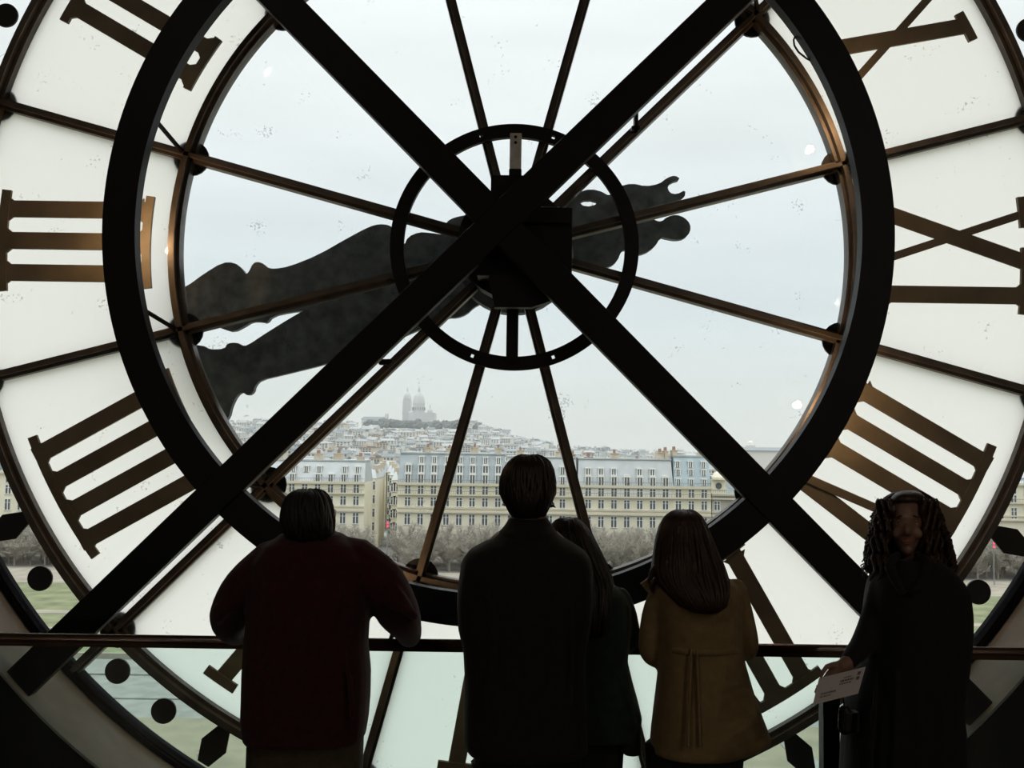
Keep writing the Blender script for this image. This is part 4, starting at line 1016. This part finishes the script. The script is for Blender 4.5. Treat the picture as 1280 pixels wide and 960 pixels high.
c = MB(); legs(c, x0-.01, Y, .80, .085, .085); slab(c, [(915, 826, 915, .11), (945, 826, 909, .11), (975, 828, 906, .105)], Y, p=2.4); finalize(c, 'trousers', M['dark_trousers'], P4_, .01, 3)
c = MB(); shoes(c, x0-.01, Y, .085); finalize(c, 'shoes', M['shoe'], P4_, .008, 2)
c = MB(); hr = [(637.8, 852, 858, .01), (638.8, 847, 863, .025), (641.3, 840, 869, .055), (647, 833, 875.5, .08), (658, 826.5, 881.5, .10), (676, 821.5, 889, .105), (695, 819, 897, .105), (712, 817, 904, .11, Y-.02), (726, 822, 908, .11, Y-.04), (742, 836, 909, .09, Y-.075), (755, 850, 906, .07, Y-.095), (765, 866, 896, .045, Y-.115)]
slab(c, hr, Y, p=2.3); strands(c, hr, Y, 150, .07, .006, 11)
for x, y, dx in ((822, 700, -9), (819, 708, -8), (823, 716, -10)): c.tube([at(x+4, y, Y-.03), at(x+dx*.5, y+10, Y-.04), at(x+dx, y+18, Y-.04), at(x+dx*.8, y+24, Y-.04)], [.008, .009, .007, .002], 6)
c.build('hair', M['hair_auburn'], P4_, smooth=True)

# --- curly haired woman facing the room, leaflet in hand
Y = 3.12
x0 = at(1138, 800, Y).x
P5_ = thing('person', (x0, Y, 0), 'curly haired woman in a black coat facing the room with a leaflet in her hand', 'person')
b = MB(); u = U(Y); DV = at(1134, 655, Y); DV.z = 0; DV = DV.normalized()
slab(b, [(621, 1126, 1144, .05), (625, 1119, 1150, .075), (633, 1114, 1154, .092), (645, 1112, 1156, .099), (655, 1112.5, 1155.5, .10), (665, 1114, 1154, .096), (675, 1117, 1151, .09), (683, 1122, 1146, .08), (690, 1127, 1141, .06), (693, 1129, 1139, .04)], Y-.005, 28, 2.15, dv=DV)
fc = lambda x, y, d: at(x, y, Y-.10+d)
b.tube([fc(1134, 652, .012), fc(1134, 658, .0), fc(1134, 664, -.016), fc(1134, 667, -.014)], [.007, .008, .0105, .008], 10)                  # nose
for s in (-1, 1): b.ball(fc(1134+s*4, 667.5, -.002), .007, 8)
b.tube([fc(1122, 648, .018), fc(1126, 646, .006), fc(1131, 647.5, .006)], .006, 8); b.tube([fc(1146, 648, .018), fc(1142, 646, .006), fc(1137, 647.5, .006)], .006, 8)   # brow ridge
b.ball(fc(1134, 687, .018), .016, 10); 
for s in (-1, 1): b.ball(fc(1134+s*12, 667, .022), .017, 10)
ear(b, 1111.5, 657, Y+.005, -1); ear(b, 1156.5, 657, Y+.005, 1)
slab(b, [(686, 1122, 1146, .05), (700, 1120, 1149, .055), (712, 1116, 1155, .06)], Y+.02, p=2.2)
slab(b, [(708, 1112, 1165, .06), (730, 1100, 1190, .09), (800, 1096, 1190, .11), (900, 1085, 1180, .11), (940, 1085, 1180, .11)], Y)
limb(b, [(1103, 738, Y, 14), (1089, 775, Y-.02, 13), (1078, 803, Y-.06, 12), (1062, 824, Y-.11, 9.5), (1055, 832, Y-.125, 8.5)])
wr = at(1058, 831, Y-.122)
tips = hand(b, wr, (-.62, -.05, -.70), (.1, -1, 0), 1, .22, size=.8)
limb(b, [(1190, 742, Y, 14), (1192, 790, Y, 13), (1184, 838, Y-.04, 11), (1172, 872, Y-.08, 9)])
hand(b, at(1171, 876, Y-.085), (-.1, -.05, -1), (-1, 0, 0), 1, .4, size=.85)
legs(b, x0, Y, .82, .075, .08)
finalize(b, 'body', M['skin'], P5_, .005, 2)
for s, x in ((-1, 1125.5), (1, 1142.5)):
    c = MB(); c.ball(fc(x, 653.5, .0252), .0115, 12); e = c.build('eyeball', M['eye_white'], P5_, smooth=True)
    c = MB(); c.ball(fc(x, 653.5, .0195), .0072, 10); c.build('iris', M['iris'], e)
    c = MB(); c.tube([fc(x-6.5, 654, .022), fc(x-3, 651, .012), fc(x+3, 651, .012), fc(x+6.5, 654, .022)], [.002, .004, .004, .002], 6); c.tube([fc(x-6.5, 654.5, .022), fc(x, 657, .012), fc(x+6.5, 654.5, .022)], [.002, .0035, .002], 6); c.build('eyelid', M['skin'], P5_, smooth=True)
    c = MB(); c.tube([fc(x-6, 647, .012), fc(x, 645, .002), fc(x+6, 647, .012)], [.0015, .003, .0015], 6); c.build('eyebrow', M['hair_dark'], P5_, smooth=True)
c = MB(); c.tube([fc(1126, 677, .016), fc(1130, 676, .005), fc(1134, 676.5, .002), fc(1138, 676, .005), fc(1142, 677, .016)], [.001, .0035, .0038, .0035, .001], 8); c.tube([fc(1127, 677.5, .014), fc(1134, 679.5, .003), fc(1141, 677.5, .014)], [.001, .0045, .001], 8); c.build('lips', M['lips'], P5_, smooth=True)
c = MB()
slab(c, [(698, 1108, 1168, .07), (706, 1100, 1180, .10), (716, 1094, 1190, .125), (728, 1090, 1199, .14), (742, 1087, 1204.5, .15), (765, 1085, 1206.5, .16), (790, 1084, 1206, .165), (812, 1080, 1204, .165), (838, 1074, 1201, .165), (860, 1067, 1198, .165), (884, 1061, 1195, .17), (915, 1058, 1198, .175), (960, 1056, 1200, .18), (1060, 1052, 1204, .19)], Y, p=2.6)
limb(c, [(1104, 736, Y, 18), (1094, 770, Y-.02, 17), (1080, 803, Y-.06, 15.5), (1066, 820, Y-.1, 12), (1059, 828, Y-.115, 10.5)])
limb(c, [(1190, 742, Y, 18), (1191, 790, Y, 16), (1184, 838, Y-.04, 14), (1174, 866, Y-.07, 11)])
for i in range(4): limb(c, [(1096+i*24, 840, Y-.158, 3), (1092+i*28, 900, Y-.165, 4), (1086+i*30, 980, Y-.17, 5)])
finalize(c, 'coat', M['navy_coat'], P5_, .009, 2)
c = MB()
for s, xa, xb, xc in ((-1, 1122, 1112, 1128), (1, 1148, 1160, 1142)): limb(c, [(xa, 694, Y-.06, 5), (xb, 708, Y-.10, 7), (xc, 740, Y-.145, 5)])
limb(c, [(1116, 698, Y+.02, 7), (1135, 692, Y+.09, 8), (1156, 698, Y+.02, 7)]); finalize(c, 'collar', M['navy_coat'], P5_, .006, 2)
c = MB(); legs(c, x0, Y, .60, .09, .09); finalize(c, 'trousers', M['dark_trousers'], P5_, .01, 3)
c = MB(); shoes(c, x0, Y, .095, -1); finalize(c, 'shoes', M['shoe'], P5_, .008, 2)
c = MB(); hr = [(614.5, 1126, 1146, .03, Y+.02), (617, 1117, 1154, .06, Y+.025), (623, 1108, 1162, .085, Y+.035), (636, 1100, 1169, .10, Y+.045), (652, 1095, 1174, .10, Y+.055), (672, 1091, 1180, .095, Y+.065), (692, 1087, 1186, .09, Y+.07), (710, 1090, 1189, .085, Y+.07), (724, 1098, 1184, .07, Y+.07)]
slab(c, hr, Y, p=2.3, dv=DV)
strands(c, hr, Y, 150, .05, .0042, 21, curl=.009, front=(-.35, pi+.35), dv=DV); strands(c, hr, Y, 60, .04, .0036, 22, curl=.016, front=(-.5, .6), freq=1.2, dv=DV); strands(c, hr, Y, 60, .04, .0036, 23, curl=.016, front=(pi-.6, pi+.5), freq=1.2, dv=DV)
fr = [(613.5, 1127, 1145, .03, Y+.0), (616, 1119, 1152, .07, Y+.0), (622, 1113, 1158, .10, Y), (630, 1109, 1161, .113, Y)]
slab(c, fr[:3]+[(626, 1110.5, 1160, .104, Y+.012)], Y, p=2.2, dv=DV)
for s in (-1, 1):          # locks framing the face
    for j in range(9):
        xo = 1134+s*(19+j*2.2); ph = j*1.7; P = []
        for k in range(24):
            f = k/23; P.append(at(xo+s*(4*f+2.6*sin(ph+k*.9)*min(1, f*3)+f*f*6), 624+f*(84+6*(j % 4)), Y-.075+.02*j/3+.012*cos(ph+k*.9)))
        c.tube(P, [.004]+[.0065]*21+[.004, .0015], 6, round_ends=False)
rnd = random.Random(31)
for i in range(170):        # fine stray curls round the outline
    s = rnd.choice((-1, 1)); f0 = rnd.uniform(0, 1); y0 = 628+f0*72; x0_ = (1100-f0*13 if s < 0 else 1169+f0*18); L = rnd.uniform(12, 26); ph = rnd.uniform(0, 6); ty = Y+rnd.uniform(.0, .09); w9 = rnd.uniform(3, 11); P = []
    for k in range(13):
        f = k/12; P.append(at(x0_+s*(1+w9*f+2.2*sin(ph+k*1.15)), y0+f*L, ty+.006*cos(ph+k*1.15)))
    c.tube(P, [.0021]*12+[.0006], 4, round_ends=False)
c.build('hair', M['hair_auburn'], P5_, smooth=True)
# leaflet and bag
M['paper'] = mat('lilac_white_leaflet', (.80, .74, .76), .7)
M['ink'] = mat('grey_print', (.22, .17, .18), .8)
lf = thing('leaflet', at(1049, 857, Y-.15), 'folded white printed leaflet held low by the curly haired woman', 'leaflet')
A, B_, C_, D_ = at(1024, 847.5, 2.968), at(1082, 833.5, 2.962), at(1072.5, 867, 2.958), at(1016, 881, 2.962)
nv = (B_-A).cross(D_-A).normalized()*.0012
c = MB(); c.hexa([A-nv, B_-nv, C_-nv, D_-nv, A+nv, B_+nv, C_+nv, D_+nv]); sh = c.build('sheet', M['paper'], lf)
if nv.y > 0: nv = -nv
c = MB()
def on(u_, v_): return A+(B_-A)*u_+(D_-A)*v_+(A-B_+C_-D_)*u_*v_+nv*1.6
rnd = random.Random(4)
for (u0, u1, v0, lw) in ((.12, .42, .62, .07), (.12, .36, .74, .05), (.50, .78, .30, .07), (.50, .72, .42, .05), (.56, .74, .20, .04)):
    x = u0
    while x < u1:
        w_ = rnd.uniform(.015, .05); q = [on(x, v0), on(x+w_, v0), on(x+w_, v0+lw), on(x, v0+lw)]; c.hexa([*q, *[p+nv*.3 for p in q]]); x += w_+.014
for (u0, v0) in ((.85, .12), (.85, .30)):
    q = [on(u0, v0), on(u0+.07, v0), on(u0+.07, v0+.13), on(u0, v0+.13)]; c.hexa([*q, *[p+nv*.3 for p in q]])
c.build('print', M['ink'], lf)
bg_ = thing('camera_case', at(1053, 905, Y-.1), 'small black camera case hanging at the curly haired woman\'s hip', 'case')
c = MB(); p = at(1056, 897, Y-.08); c.tube([p+Vector((0, 0, .02)), p+Vector((0, 0, -.03))], [.018, .021], 14); c.box((p.x-.005, p.y-.02, p.z-.04), (p.x+.04, p.y+.02, p.z+.02)); finalize(c, 'pouch', M['marker'], bg_, .004, 3)
c = MB(); c.tube([at(1054, 870, Y-.09), at(1055, 880, Y-.09), at(1057, 890, Y-.085)], .0022, 6); c.build('strap', M['marker'], bg_)
